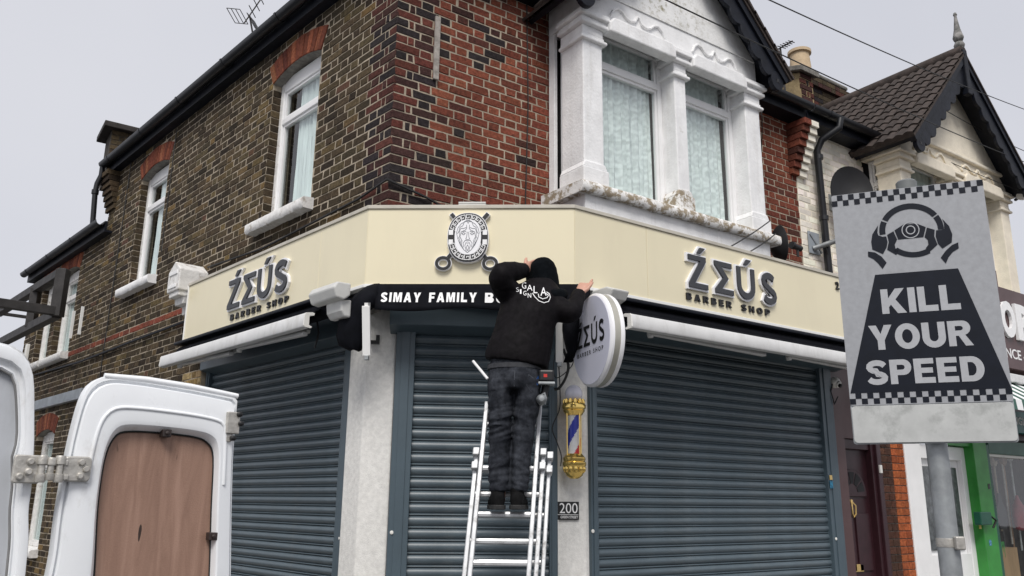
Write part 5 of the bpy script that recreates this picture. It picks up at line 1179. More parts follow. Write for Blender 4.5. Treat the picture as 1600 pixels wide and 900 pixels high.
for (x, y), c in zip(((1532, 822), (1547, 808), (1546, 760), (1548, 848)), ((.6, .5, .1), (.7, .7, .7), (.05, .05, .05), (.1, .3, .5))):
    u, v = DF.uv(x, y, .085); mb = MB(); w_ = .083 if u < g1 else .054; mb.box(DF, u - .025, u + .025, v - .03, v + .03, w_ - .004, w_); mb.build('sticker', mat('sticker_print', c, .5, .4, 60), GS)
# goods in the window
for i, (x, y0, y1, c) in enumerate(((1566, 712, 830, (.5, .4, .3)), (1574, 705, 880, (.1, .09, .1)), (1582, 700, 850, (.55, .5, .45)), (1590, 712, 895, (.35, .2, .12)), (1597, 705, 860, (.6, .6, .6)))):
    u, v0 = DF.uv(x, y1, -.3); v1 = DF.uv(x, y0, -.3)[1]; mb = MB(); mb.tube([DF.P(u, v0, -.3), DF.P(u - .03, v1, -.28)], .012, 8)
    mb.rings([[DF.P(u - .03 + a * s_, v1 - d, -.28 + b) for a, b in ((-.09, -.02), (.09, -.02), (.09, .02), (-.09, .02))] for d, s_ in ((0.0, .9), (.1, .6), (.14, .2))])
    tag(mb.build('broom', mat('broom_stock', c, .6, .2, 20)), ['pale wooden broom at the left of the shop window', 'black broom second from the left in the shop window', 'light grey broom in the middle of the shop window', 'brown broom second from the right in the shop window', 'white broom at the right edge of the shop window'][i], 'broom', 'brooms in the shop window')
u, v = DF.uv(1564, 800, -.16); mb = MB(); mb.prism(DF, [(u - .03, v + .22), (u + .03, v + .22), (u + .05, v + .12), (u + .12, v + .02), (u + .12, v - .12), (u + .07, v - .2), (u - .07, v - .2), (u - .12, v - .12), (u - .12, v + .02), (u - .05, v + .12)], -.17, -.15); tag(mb.build('shovel', M['black'], bevel=.008), 'black plastic shovel hanging in the shop window', 'shovel')
u, v = DF.uv(1592, 800, -.2); mb = MB(); mb.rings([[DF.P(u + a * s_, v + d, -.2 + b * s_) for a, b in [(.1 * math.cos(t), .06 * math.sin(t)) for t in [2 * math.pi * k / 14 for k in range(14)]]] for d, s_ in ((-.22, .5), (-.2, .95), (-.05, 1.15), (.08, .9), (.15, .4), (.2, .2))]); tag(mb.build('red_bag', mat('red_vinyl', (.3, .015, .03), .4, .2, 14), smooth=50), 'dark red bag hanging in the shop window', 'bag')
u, v = DF.uv(1572, 870, -.12); mb = MB(); mb.box(DF, u - .22, u + .3, .4, v + .1, -.45, -.12); cbx = mb.build('cardboard_box', mat('cardboard', (.42, .26, .14), .8, .12, 5, streak=(1, 1, .2)), bevel=.006); tag(cbx, 'brown cardboard box at the bottom of the shop window', 'box')
mk = MB(); u2, v2 = DF.uv(1567, 858, -.118)
for k, ln_ in enumerate((.17, .12, .18)): mk.prism(DF, [(u2 + k * .03 - .03, v2 + .08), (u2 + k * .03 - .012, v2 + .085), (u2 + k * .03 - .02, v2 + .085 - ln_)], -.1195, -.117)
mk.build('green_claw_mark', mat('green_print', (.05, .4, .08), .5, .05, 10), cbx)
# ---- brown shop sign and things above the green shop
NF = FRONT.off(0, 0, .92)
BS = thing('brown_shop_sign', 'brown fascia sign with large white letters at the right edge', 'shop sign', NF.P(7.6, 3.2, 0))
a0, zb0 = NF.uv(1553, 570); _, zt0 = NF.uv(1575, 452); a0 = NF.uv(1548, 520)[0]
mb = MB(); mb.box(NF, a0 - 1.6, 10.6, zb0, zt0, -.3, 0); mb.build('board', M['brown_panel'], BS, bevel=.004)
mb = MB(); mb.box(NF, a0 + .12, a0 + .3, zb0 + .3, zt0 + .18, -.1, .02); mb.build('end_post', M['brown_panel'], BS, bevel=.004)
x0, x1 = NF.uv(1577, 500)[0], NF.uv(1612, 505)[0]; zz0, zz1 = NF.uv(1590, 532)[1], NF.uv(1590, 478)[1]
mb = MB(); text_on(mb, NF, 'R', NF.uv(1583, 500)[0], x1, zz0, zz1, .04, bold=.05, depth=.035); mb.build('letter', M['white_print'], BS)
mb = MB(); text_on(mb, NF, 'O', NF.uv(1560, 500)[0], NF.uv(1581, 500)[0], zz0, zz1, .04, bold=.05, depth=.035); mb.build('letter', M['white_print'], BS)
z0, z1 = NF.uv(1585, 561)[1], NF.uv(1585, 546)[1]; mb = MB(); text_on(mb, NF, 'NCE -', NF.uv(1572, 553)[0], NF.uv(1602, 556)[0], z0, z1, .004, bold=.01, depth=.003); mb.build('small_lettering', M['white_print'], BS, kind='stuff')
SA = thing('striped_awning', 'green and white striped awning under the brown sign', 'awning', NF.P(8.3, 2.9, .3))
za, zc = NF.uv(1590, 590, .25)[1], NF.uv(1590, 640, .25)[1]; b0 = NF.uv(1577, 615, .2)[0] - .7
for i in range(22):
    u = b0 + i * .13; m2 = MB(); m2.add([NF.P(u, za, .0), NF.P(u + .13, za, .0), NF.P(u + .13, zc + .06, .45), NF.P(u, zc + .06, .45), NF.P(u, zc - .05, .46), NF.P(u + .13, zc - .05, .46)], [(0, 3, 2, 1), (3, 4, 5, 2)]); m2.build('stripe', M['dark_green'] if i % 2 else M['white_print'], SA)
mb = MB(); mb.box(NF, b0, b0 + 2.86, za, za + .1, -.05, .06); mb.build('cassette', M['awning_white'], SA, bevel=.01)
TS = thing('teal_sign', 'teal sign strip with white letters above the display window', 'sign', DF.P(8.4, 2.6, .1))
c0, zq0 = DF.uv(1581, 675, .12); zq1 = DF.uv(1590, 643, .12)[1]; mb = MB(); mb.box(DF, c0 - .6, 10.4, zq0, zq1, .02, .12); mb.build('board', M['teal'], TS, bevel=.004)
mb = MB(); text_on(mb, DF, 'NGL', DF.uv(1584, 660, .12)[0], DF.uv(1602, 660, .12)[0], DF.uv(1592, 664, .12)[1], DF.uv(1592, 652, .12)[1], .122, bold=.02); mb.build('lettering', M['white_print'], TS)
# security camera on the neighbour's bay, right edge
u, v = FRONT.uv(1592, 305, .6); t = thing('wall_camera', 'white bullet camera on the bay at the right picture edge', 'security camera', FRONT.P(u, v, .5))
mb = MB(); mb.lathe(FRONT.P(u + .1, v, .6), (-1, -.2, -.2), [(.0, 0), (.05, .0), (.055, .1), (.045, .16), (0, .165)], 14); mb.build('body', M['plasticwhite'], t, smooth=40); mb = MB(); mb.bar(FRONT.P(u + .06, v, .6), FRONT.P(u + .1, v - .02, .5), .03, .03); mb.build('arm', M['black'], t)

# ================================================================== aerials and overhead cables
def aerial(label, base, mast, bdir, n, L, el, grid):
    t = thing('tv_aerial', label, 'aerial', base, 'television aerials'); base = np.array(base); top = base + np.array(mast)
    mb = MB(); mb.tube([base, top], .012, 6); mb.build('mast', M['dark_steel'], t); b = np.array(bdir, float); b /= np.linalg.norm(b); e = np.cross(b, UPV); e /= np.linalg.norm(e)
    mb = MB(); mb.tube([top - b * .12, top + b * L], .009, 6); mb.build('boom', M['dark_steel'], t)
    for i in range(n):
        c = top + b * L * (i + .6) / n; h = el * (1 - .3 * i / n); mb = MB(); mb.tube([c - e * h, c + e * h], .006, 5); mb.build('element', M['dark_steel'], t)
    if grid:
        for sg in (-1, 1):
            mb = MB(); c = top - b * .05
            for k in range(4): z = sg * (.05 + .05 * k); cc = c + np.cross(e, b) * z - b * .02 * k; mb.tube([cc - e * .16, cc + e * .16], .005, 5)
            for s_ in (-.16, .16): mb.tube([c + np.cross(e, b) * sg * .05 + e * s_, c + np.cross(e, b) * sg * .2 - b * .06 + e * s_], .005, 5)
            mb.build('reflector', M['dark_steel'], t)
p = q(412, 62, 9.0); tp = q(390, 24, 9.0); bt = q(408, -2, 9.0)
aerial('television aerial with a mesh reflector above the side eave', p - UPV * .5, tp - p + UPV * .5, bt - tp, 5, .5, .13, True)
p = q(1222, 84, 8.6); tp = q(1219, 75, 8.6); bt = q(1240, 63, 8.4)
aerial('small television aerial beside the white gable on the right', p - UPV * .5, tp - p + UPV * .5, bt - tp, 5, .2, .06, False)
for i, (xa, ya, Da, xb, yb, Db, lab) in enumerate(((1185, -8, 5.5, 1650, 188, 12, 'topmost overhead cable running past the finial to the right'), (1020, -10, 4.8, 1650, 272, 12, 'long overhead cable from the white gable across the cream house'), (1365, 196, 9.2, 1650, 318, 11, 'lowest overhead cable crossing the cream gable'), (1470, 168, 9.5, 1650, 255, 12, 'short overhead cable leaving the cream gable at the right'))):
    c0_, c1_ = q(xa, ya, Da), q(xb, yb, Db); mb = MB(); mb.tube(sag(c0_, c1_, .06, 20) + [c1_ + (c1_ - c0_) * 2.5], .0055 if i < 2 else .005, 6); tag(mb.build('overhead_cable', M['cable']), lab, 'cable', 'overhead cables')

# ================================================================== open steel frame on the side wall
SFm = thing('steel_frame', 'open dark steel box frame projecting from the side wall above the van', 'frame', LEFT.P(-8, 4.2, 0))
w_ = .75; uA, zA = LEFT.uv(96, 427, w_); uB, zB = LEFT.uv(92, 489, w_); um = (uA + uB) / 2
SFt, SFb = zA, zB; far = um - 3.2
def fb(p0, p1, name, th=.1): m2 = MB(); m2.bar(p0, p1, th, th); m2.build(name, M['dark_steel'], SFm, bevel=.004)
fb(LEFT.P(um, SFb - .03, w_), LEFT.P(um, SFt + .03, w_), 'post', .12); fb(LEFT.P(um, SFt, w_), LEFT.P(far, SFt, w_), 'rail'); fb(LEFT.P(um, SFb, w_), LEFT.P(far, SFb, w_), 'rail')
fb(LEFT.P(um, SFb + .03, w_), LEFT.P(um, SFb + .03, w_ + 1.4), 'outrigger'); fb(LEFT.P(um - 1.15, SFb, w_), LEFT.P(um - 1.15, SFt, w_), 'post', .1)
fb(LEFT.P(far, SFt, w_), LEFT.P(far, SFt, 0), 'wall_tie', .045)
# ================================================================== person on the ladder
PS = thing('person', 'person in black hooded jacket and dark jeans standing on a ladder, arms raised', 'person', q(790, 797, 5.2))
def pxm(P): return pix(P)[2] / F_PX            # metres per picture pixel at a point
def ell(cx, cy, D, hw, b, n=20, tilt=0.0):
    c = q(cx, cy, D); a = hw * pxm(c)
    return [c + RT * a * math.cos(t) + HD * b * math.sin(t) + UPV * tilt * math.cos(t) for t in [2 * math.pi * k / n for k in range(n)]]
def loft(mb, L, n=20): mb.rings([ell(*(r if len(r) == 6 else (*r, 0))[:5], n, (r[5] if len(r) == 6 else 0)) for r in L])
def limb(mb, pts, n=14):
    P = [q(x, y, D) for x, y, D, r in pts]; S = []; Rr = []
    for i in range(len(P) - 1):
        p0, p1, p2, p3 = P[max(i - 1, 0)], P[i], P[i + 1], P[min(i + 2, len(P) - 1)]
        for k in range(4):
            t = k / 4; S.append(.5 * ((2 * p1) + (p2 - p0) * t + (2 * p0 - 5 * p1 + 4 * p2 - p3) * t * t + (3 * p1 - p0 - 3 * p2 + p3) * t ** 3)); Rr.append(pts[i][3] * (1 - t) + pts[i + 1][3] * t)
    S.append(P[-1]); Rr.append(pts[-1][3]); mb.tube(S, Rr, n)
def fuse(mb, name, mat_, parent, voxel, smooth=3, fold=None):
    """weld the overlapping volumes into one continuous surface, then fold the cloth"""
    me = mb.mesh('tmp'); bm = bmesh.new(); bm.from_mesh(me); bmesh.ops.recalc_face_normals(bm, faces=bm.faces); bm.to_mesh(me); bm.free()
    o = bpy.data.objects.new('tmp', me); COL.objects.link(o); r = o.modifiers.new('r', 'REMESH'); r.mode = 'VOXEL'; r.voxel_size = voxel
    s_ = o.modifiers.new('s', 'SMOOTH'); s_.iterations = smooth; s_.factor = .5
    bpy.context.view_layer.update(); m2 = bpy.data.meshes.new_from_object(o.evaluated_get(bpy.context.evaluated_depsgraph_get()))
    bpy.data.objects.remove(o); m2.name = name
    if fold:
        nn = [v.normal.copy() for v in m2.vertices]
        for v, n in zip(m2.vertices, nn): v.co += n * fold(v.co)
    m2.materials.clear(); m2.materials.append(mat_); m2.update()
    return link(name, m2, parent, smooth=80)
ARM_L = [(806, 468, 5.27, .085), (793, 457, 5.24, .082), (783, 442, 5.18, .07), (781, 430, 5.14, .062), (793, 425, 5.17, .056), (808, 424, 5.24, .052), (821, 423, 5.31, .046)]
ARM_R = [(856, 474, 5.28, .09), (872, 482, 5.27, .085), (887, 488, 5.26, .074), (895, 485, 5.27, .064), (899, 475, 5.31, .056), (903, 464, 5.37, .048), (905.5, 458, 5.4, .044)]
mb = MB()
loft(mb, [(806, 569, 5.21, 49, .14, -.03), (807.5, 558, 5.21, 49.5, .142, -.026), (814, 535, 5.22, 48, .14, -.012), (820.5, 512, 5.24, 46.5, .138), (827, 490, 5.26, 48.5, .142), (831, 472, 5.29, 48, .14), (836, 457, 5.32, 42, .125), (842, 447, 5.35, 30, .11), (846, 438, 5.38, 21, .1)])
limb(mb, ARM_L); limb(mb, ARM_R)
def nz(p, sx, sy, sz, o=0): return mnoise.noise(Vector((p[0] * sx + o, p[1] * sy + o, p[2] * sz)))
def jfold(p):
    x, y, z = pix(p); k = nz(p, 4, 4, 6) * .012
    arm = 1 if (y < 452 and x < 822) or x > 870 else .45
    d = (x * .32 - y * .16) if x < 835 else (x * .16 + y * .34)
    rid = 1 - abs(mnoise.noise(Vector((d * .12, x * .012, y * .012 + 5)))) * 2.2
    return k + .013 * arm * max(-.2, rid) * (.5 + nz(p, 3, 3, 3, 7)) + nz(p, 9, 9, 12, 3) * .003
jk = fuse(mb, 'jacket', M['jacket'], PS, .011, 4, jfold)
# hood pulled over the head, with its gathered collar
mb = MB(); loft(mb, [(849, 403.5, 5.42, 4, .03), (848, 406, 5.42, 12, .07), (848, 411, 5.42, 17.5, .1), (847.5, 418, 5.42, 22, .122), (847, 428, 5.42, 25.5, .132), (848, 438, 5.42, 27, .13), (849, 446, 5.41, 26, .125), (851, 453, 5.4, 25, .12), (854, 460, 5.38, 25, .115), (856, 467, 5.35, 19, .1)])
limb(mb, [(836, 452, 5.31, .03), (848, 459, 5.25, .042), (862, 463, 5.24, .05), (874, 462, 5.28, .048), (879, 459, 5.34, .035)])
fuse(mb, 'hood', M['hood'], PS, .011, 4, lambda p: nz(p, 5, 5, 6) * .008 + nz(p, 15, 15, 15, 2) * .0015 + .0008 * math.sin(pix(p)[1] * .5 + pix(p)[0] * .25 + nz(p, 5, 5, 5) * 4))
# jeans
mb = MB()
loft(mb, [(808, 560, 5.215, 41, .125), (804, 575, 5.21, 41, .125), (803.5, 590, 5.2, 42, .132), (803, 602, 5.2, 41.5, .132), (803, 609, 5.2, 39, .12)])
loft(mb, [(784, 596, 5.2, 22, .12), (782, 612, 5.2, 20, .118), (781.5, 640, 5.2, 18.5, .1), (781, 668, 5.2, 17, .09), (780.5, 695, 5.2, 16, .082), (780.5, 720, 5.2, 16.2, .08), (780, 742, 5.2, 15.5, .075), (780, 758, 5.19, 15.2, .072), (780, 768, 5.19, 15, .07)], 16)
loft(mb, [(824, 596, 5.2, 22.5, .12), (825, 612, 5.2, 20, .118), (822.5, 640, 5.2, 18.5, .1), (819, 668, 5.2, 17, .09), (816, 695, 5.2, 16, .082), (814, 720, 5.2, 15, .08), (812.5, 742, 5.2, 14.5, .075), (812, 758, 5.19, 14, .072), (811, 768, 5.19, 13.5, .07)], 16)
def jn(p):
    x, y, z = pix(p); w = nz(p, 4, 4, 9) * .009; am = 1.0 if 618 < y < 690 or y > 712 else .35
    sl_2 = .25 if x < 800 else -.25
    rid = 1 - abs(mnoise.noise(Vector((x * .022, (y + sl_2 * (x - 800)) * .105, 3 + x * .004)))) * 2.4
    return w + .011 * am * max(-.3, rid) * (.55 + nz(p, 5, 5, 6, 2))
fuse(mb, 'jeans', M['denim'], PS, .009, 3, jn)
# belt, pocket and seams of the jeans
mb = MB(); rs = []
for dy in (0, 7): rs.append(ell(804.5 - dy * .07, 571 + dy, 5.21, 42.6, .13, 40))
rs.append(ell(804, 578, 5.21, 40, .12, 40)); rs.insert(0, ell(804.5, 571, 5.21, 40, .12, 40)); mb.rings(rs, True, False, False); mb.build('belt', mat('dark_belt', (.028, .03, .036), .7, .2, 30), PS, smooth=40)
from mathutils.bvhtree import BVHTree
def wrap(objname, parent, mat_, name, polys, off=.003, thick=None):
    """lay flat picture polygons onto the surface of a garment"""
    ob = [o for o in bpy.data.objects if o.name.split('.')[0] == objname and o.parent == PS][0]
    bv = BVHTree.FromPolygons([v.co[:] for v in ob.data.vertices], [p.vertices[:] for p in ob.data.polygons]); mb = MB()
    for vs, fs in polys:
        P = []
        for x, y in vs:
            r = Vector(pray(x, y)).normalized(); h = bv.ray_cast(Vector(CAM), r)
            P.append(np.array(h[0] - r * off) if h[0] else q(x, y, 5.1))
        mb.add(P, fs)
    return mb.build(name, mat_, parent)
def tpoly(txt, x0, x1, y0, y1, bold=0, skew=0.0):
    vs, fs = text_polys(txt, bold, 1.05); xs = [p[0] for p in vs]; ys = [p[1] for p in vs]; a, b, c, d = min(xs), max(xs), min(ys), max(ys)
    return [(x0 + (p[0] - a) / (b - a) * (x1 - x0), y1 - (p[1] - c) / (d - c) * (y1 - y0) + skew * (p[0] - a) / (b - a)) for p in vs], fs
def spoly(pts, w):
    P = stroke_poly(pts, w); n = len(P) // 2; return P, [(i, i + 1, 2 * n - 2 - i, 2 * n - 1 - i) for i in range(n - 1)]
pr = [tpoly(c, x, x + w_, y, y + h_, .0) for c, x, w_, y, h_ in (('G', 815.6, 6.6, 441, 10), ('A', 823.4, 8.6, 445, 9), ('L', 833.7, 6, 447, 11), ('A', 844.5, 9.5, 449, 13))]
pr += [tpoly(c, x, x + w_, y, y + 7, .0) for c, x, w_, y in (('S', 806.5, 4.4, 449), ('I', 812.4, 2.4, 452), ('G', 817.6, 5, 454.5), ('N', 824.6, 5.4, 458))]
pr += [spoly([(832, 458), (836, 464), (842, 470), (850, 473), (857, 471), (860, 465), (858.5, 459), (854, 456)], 1.1), spoly([(841, 459), (842, 464), (848, 467), (855, 465), (857, 461), (853, 458.5)], 1.1)]
wrap('jacket', jk, M['white_print'], 'back_print', pr, .004)
wrap('jeans', PS, mat('faded_seam', (.05, .055, .068), .85, .1, 20), 'back_seam', [spoly([(804.5, 579), (804, 590), (803.5, 604)], 1.1)], .003)
wrap('jeans', PS, bpy.data.materials['faded_seam'], 'pocket_seam', [spoly([(826, 585), (832, 590), (843, 594)], .9), spoly([(826, 585), (823, 602), (830, 612), (841, 608), (844, 594)], .8)], .003)
wrap('jeans', PS, mat('blue_wrapper', (.03, .12, .42), .4, .3, 50), 'pocket_wrapper', [([(838, 592), (841, 587), (844.5, 590), (843, 600), (839, 602)], [(0, 1, 2, 3, 4)])], .004)
# shoes
def shoe(cx, cy, D, yaw):
    c = q(cx, cy, D); f = HD * math.cos(yaw) + RT * math.sin(yaw); s_ = np.cross(f, UPV); mb = MB(); rs = []
    for t, w, h in ((-.085, .012, .05), (-.08, .034, .085), (-.05, .043, .105), (0.0, .046, .1), (.06, .048, .075), (.12, .05, .06), (.17, .042, .05), (.2, .02, .035)):
        b = c + f * t; rs.append([b + s_ * w * math.copysign(abs(math.cos(a)) ** .7, math.cos(a)) + UPV * (h / 2 + h / 2 * math.copysign(abs(math.sin(a)) ** .7, math.sin(a))) for a in [2 * math.pi * k / 16 for k in range(16)]])
    mb.rings(rs); so2 = mb.build('shoe', M['shoe'], PS, smooth=60); sub = so2.modifiers.new('sub', 'SUBSURF'); sub.levels = 1; sub.render_levels = 2
    mb = MB(); rs = []
    for t, w in ((-.09, .014), (-.084, .036), (-.05, .046), (0, .048), (.06, .05), (.12, .052), (.17, .045), (.205, .022)):
        b = c + f * t - UPV * .012; rs.append([b + s_ * w * sx + UPV * z for sx, z in ((-1, 0), (1, 0), (1, .028), (-1, .028))])
    mb.rings(rs); mb.build('sole', M['rubber'], so2, bevel=.006)
    mb = MB(); mb.tube([c + UPV * .06 - f * .03, c + UPV * .105 - f * .02], [.042, .044], 14); mb.build('ankle_cuff', M['shoe'], so2, smooth=50)
shoe(777, 793, 5.19, -.12); shoe(809, 793, 5.19, .14)
# body below the clothes: one continuous surface with head, arms, hands and legs
mb = MB()
loft(mb, [(806, 600, 5.21, 34, .1), (812, 560, 5.22, 33, .1), (822, 512, 5.25, 36, .11), (832, 475, 5.3, 37, .1), (841, 453, 5.36, 18, .06), (846, 444, 5.39, 13, .055), (848, 436, 5.41, 14, .06)])
loft(mb, [(848, 409, 5.43, 4, .03), (848, 412, 5.43, 13, .075), (848, 420, 5.43, 18, .098), (848, 430, 5.43, 18.5, .1), (848, 440, 5.44, 15, .085), (848, 447, 5.46, 9, .05)])
mb.lathe(q(848, 432, 5.53), HD, [(.018, -.01), (.014, .01), (0.0, .022)], 8)          # nose
for xx in (828, 868): mb.lathe(q(xx, 430, 5.43), RT, [(.02, -.008), (.024, 0), (.02, .008)], 8)
limb(mb, [(x, y, D, r * .62) for x, y, D, r in ARM_L]); limb(mb, [(x, y, D, r * .62) for x, y, D, r in ARM_R])
for xs in ((784, 782, 780), (824, 817, 808)): limb(mb, [(xs[0], 605, 5.2, .075), (xs[1], 680, 5.2, .055), (xs[2], 765, 5.19, .04), (xs[2], 785, 5.2, .036)])
def hand(mb, wrist, axis, side, palm_n, curls, thumb_dir, sc=1.0):
    """palm, four unequal bent fingers rooted in the palm and a thumb from its side"""
    ax = np.array(axis) / np.linalg.norm(axis); sd_ = np.array(side) - ax * (np.array(side) @ ax); sd_ /= np.linalg.norm(sd_); pn = np.cross(ax, sd_) * palm_n; w = np.array(wrist)
    rs = []
    for t, a, b in ((-.02, .024, .02), (.01, .03, .018), (.045, .039, .016), (.08, .04, .014), (.095, .035, .011)):
        c = w + ax * t * sc; rs.append([c + sd_ * a * sc * math.cos(k) + pn * b * sc * math.sin(k) for k in [2 * math.pi * i / 12 for i in range(12)]])
    mb.rings(rs)
    for i, (ln, cu) in enumerate(zip((.07, .08, .074, .058), curls)):
        b = w + ax * .085 * sc + sd_ * (.029 - .0195 * i) * sc; d = ax.copy(); P = [b - ax * .02]; seg = (.42, .32, .26)
        P.append(b)
        for k, s_ in enumerate(seg):
            an = cu * (.6 + .4 * k); d = d * math.cos(an) + pn * math.sin(an); d /= np.linalg.norm(d); P.append(P[-1] + d * ln * s_ * sc)
        mb.tube(P, [.0095 * sc, .0095 * sc, .009 * sc, .0085 * sc, .007 * sc], 8)
    td = np.array(thumb_dir, float); td /= np.linalg.norm(td); b = w + ax * .025 * sc + sd_ * .028 * sc
    mb.tube([b - sd_ * .01, b + td * .03 * sc, b + td * .055 * sc + ax * .008, b + td * .072 * sc + ax * .018], [.014 * sc, .0125 * sc, .011 * sc, .008 * sc], 8)
wr = q(905.5, 459, 5.4); tp_ = q(911, 449, 5.43)
hand(mb, wr, tp_ - wr, RT * .4 + UPV * -.5 - HD * .4, 1, (.05, .75, .9, 1.0), q(919, 441, 5.42) - q(909, 453, 5.41), 1.08)
wl = q(820, 423, 5.31); hand(mb, wl, q(829, 417, 5.38) - wl, UPV, 1, (.3, .35, .4, .45), UPV * .7 + HD * .5, 1.05)
fuse(mb, 'body', M['skin'], PS, .0062, 2)
# ---- cordless tool hanging at the right hip
TL = thing('cordless_drill', 'cordless drill hanging from the right hip of the person', 'drill', q(852, 600, 5.16))
p = q(853, 589, 5.15); DFm = Fr(p, RT, UPV)
mb = MB(); mb.box(DFm, -.045, .05, -.035, .04, -.04, .045); mb.build('battery', M['black'], TL, bevel=.012); mb = MB(); mb.box(DFm, -.016, .006, -.008, .012, .045, .047); mb.build('red_badge', mat('red_badge', (.55, .03, .02), .4, .1, 20), TL)
mb = MB(); mb.box(DFm, -.05, .055, -.052, -.036, -.045, .05); mb.build('battery_foot', M['steel'], TL, bevel=.004)
mb = MB(); mb.tube([q(854, 598, 5.17), q(851, 612, 5.17), q(848, 624, 5.16)], [.028, .022, .026], 12); mb.build('handle', M['black'], TL, smooth=50)
mb = MB(); mb.lathe(q(845, 627, 5.22), -HD, [(.0, 0), (.024, 0), (.03, .02), (.032, .1), (.022, .12), (.024, .14), (.016, .15), (0, .152)], 16); mb.build('gearbox', M['steel'], TL, smooth=35)
mb = MB(); mb.tube([q(845, 618, 5.15), q(851, 614, 5.14), q(853, 622, 5.14), q(851, 632, 5.14)], .007, 6); mb.build('belt_clip', M['steel'], TL)
# thin white rod sticking out at the left hip
mb = MB(); mb.tube([q(739, 564, 5.2), q(762, 592, 5.15)], .009, 8); tag(mb.build('cable_tie_rod', M['white_print']), 'thin white rod sticking out beside the left hip', 'rod')

# ================================================================== ladder
lean = R(14); LV = UPV * math.cos(lean) + HD * math.sin(lean); LU = RT * math.cos(R(1.6)) ; r0 = q(788, 799, 5.2) - UPV * .02
LV2 = LV + RT * .07; LV2 /= np.linalg.norm(LV2); LF = Fr(r0, LU, LV2)
LD_ = thing('ladder', 'aluminium combination ladder leaning against the shop corner', 'ladder', (r0[0], r0[1], 0))
base = -(r0[2]) / LV2[2] + .01
def stile(u, v0, v1, w, wd=.028, dp=.062, nm='stile'):
    mb = MB(); mb.box(LF, u - wd / 2, u + wd / 2, v0, v1, w - dp / 2, w + dp / 2); o = mb.build(nm, M['alu'], LD_, bevel=.005)
    mb = MB(); mb.box(LF, u - wd / 2 - .002, u + wd / 2 + .002, v0 - .02, v0 + .03, w - dp / 2 - .003, w + dp / 2 + .003); mb.build('foot', M['rubber'], o)
def rungs(u0, u1, v0, v1, w, first=0.0):
    v = first
    while v > v0 + .15: v -= .285
    v += .285
    while v < v1 - .03:
        mb = MB(); mb.rings([[LF.P(u, v + b, w + a) for a, b in ((-.016, -.014), (.016, -.014), (.02, .0), (.016, .014), (-.016, .014), (-.02, 0))] for u in (u0, u1)]); mb.build('rung', M['alu'], LD_, smooth=30); v += .285
hwA = .172
for s_ in (-1, 1): stile(s_ * hwA, base + .25, .72, 0)
rungs(-hwA + .014, hwA - .014, base + .25, .72, 0)
hB = .212
topB = LF.uv(750, 690, .05)[1]
for s_ in (-1, 1): stile(s_ * hB + .004, base, topB, -.07)
rungs(-hB, hB, base, topB, -.07, .14)
for s_ in (-1, 1): stile(s_ * hB + (.046 if s_ > 0 else .004), base + .02, topB - .03, -.145, .026)
rungs(-hB, hB + .03, base, topB, -.145, .03)
for u, w in ((-hB, -.05), (hB, -.05), (hB + .046, -.12)):
    for v in (topB - .03, topB - .12):
        mb = MB(); mb.box(LF, u - .02, u + .022, v - .024, v + .024, w - .045, w + .05); mb.build('guide_bracket', M['alu'], LD_, bevel=.006)
# ================================================================== round projecting sign
RS = thing('round_sign', 'round white illuminated sign box held beside the ladder', 'round sign', q(935, 606, 5.45))
nrm = RT * -.945 + HD * -.327; nrm /= np.linalg.norm(nrm); c = q(923, 531, 5.42); RR = .318
SFc = Fr(c, np.cross(UPV, nrm)); th = .1
MB().lathe(c - nrm * th, nrm, [(RR * .9, .004), (RR * .97, .0), (RR * .985, .012), (RR * .985, .03)], 56).build('back_tray', M['acrylic'], RS, smooth=35)
MB().lathe(c - nrm * th, nrm, [(RR * .97, .03), (RR * .97, th - .028)], 56).build('rim', add_dirt(mat('champagne_rim', (.42, .41, .36), .4, .05, 6, metal=.3), (.3, .28, .24), 3, .5, .7, .5), RS, smooth=35)
MB().lathe(c - nrm * th, nrm, [(RR * .985, th - .028), (RR * .985, th - .012), (RR * .95, th - .002), (RR * .93, th)], 56).build('front_ring', M['acrylic'], RS, smooth=35)
MB().lathe(c - nrm * .004, nrm, [(RR * .93, 0), (RR * .93, .006), (RR * .6, .008), (0, .008)], 56).build('face', mat('sign_face_acrylic', (.66, .67, .78), .3, .015, 4), RS, smooth=30)
bxs = []; uu = -.215
for wd in (.092, .1, .095, .085): bxs.append((uu, uu + wd, -.035, .105)); uu += wd + .022
zeus(RS, SFc, bxs, .0045, M['black'], None, depth=.002)
mb = MB(); text_on(mb, SFc, 'BARBER SHOP', -.21, .2, -.098, -.068, .0052, bold=.02, space=1.5); mb.build('small_lettering', M['black'], RS, kind='stuff')
# ================================================================== road sign on its post
m1 = q(1316.5, 501, 2.42); m2_ = q(1563.5, 483, 2.27); m2_[2] = m1[2]; KF = Fr(m1, m2_ - m1)
c4 = [KF.uv(*p) for p in ((1303, 308), (1540, 277), (1587, 690), (1330, 695))]
k0 = (c4[0][0] + c4[3][0]) / 2; k1 = (c4[1][0] + c4[2][0]) / 2; kt = (c4[0][1] + c4[1][1]) / 2; kb = (c4[2][1] + c4[3][1]) / 2
KS = thing('speed_sign', 'grey road sign reading KILL YOUR SPEED on a galvanised post', 'road sign', KF.P((k0 + k1) / 2, -KF.o[2], -.06))
kw, kh = k1 - k0, kt - kb; split = kb + kh * .145
def rr(u0, u1, v0, v1, r, n=4):
    return arc(u1 - r, v1 - r, r, r, 0, 90, n) + arc(u0 + r, v1 - r, r, r, 90, 180, n) + arc(u0 + r, v0 + r, r, r, 180, 270, n) + arc(u1 - r, v0 + r, r, r, 270, 360, n)
mb = MB(); mb.prism(KF, rr(k0, k1, kb, kt, .008), -.012, -.003); mb.build('backing_plate', M['steel'], KS)
mb = MB(); mb.prism(KF, rr(k0, k1, split, kt, .006), -.003, 0); mb.build('face', M['sign_grey'], KS)
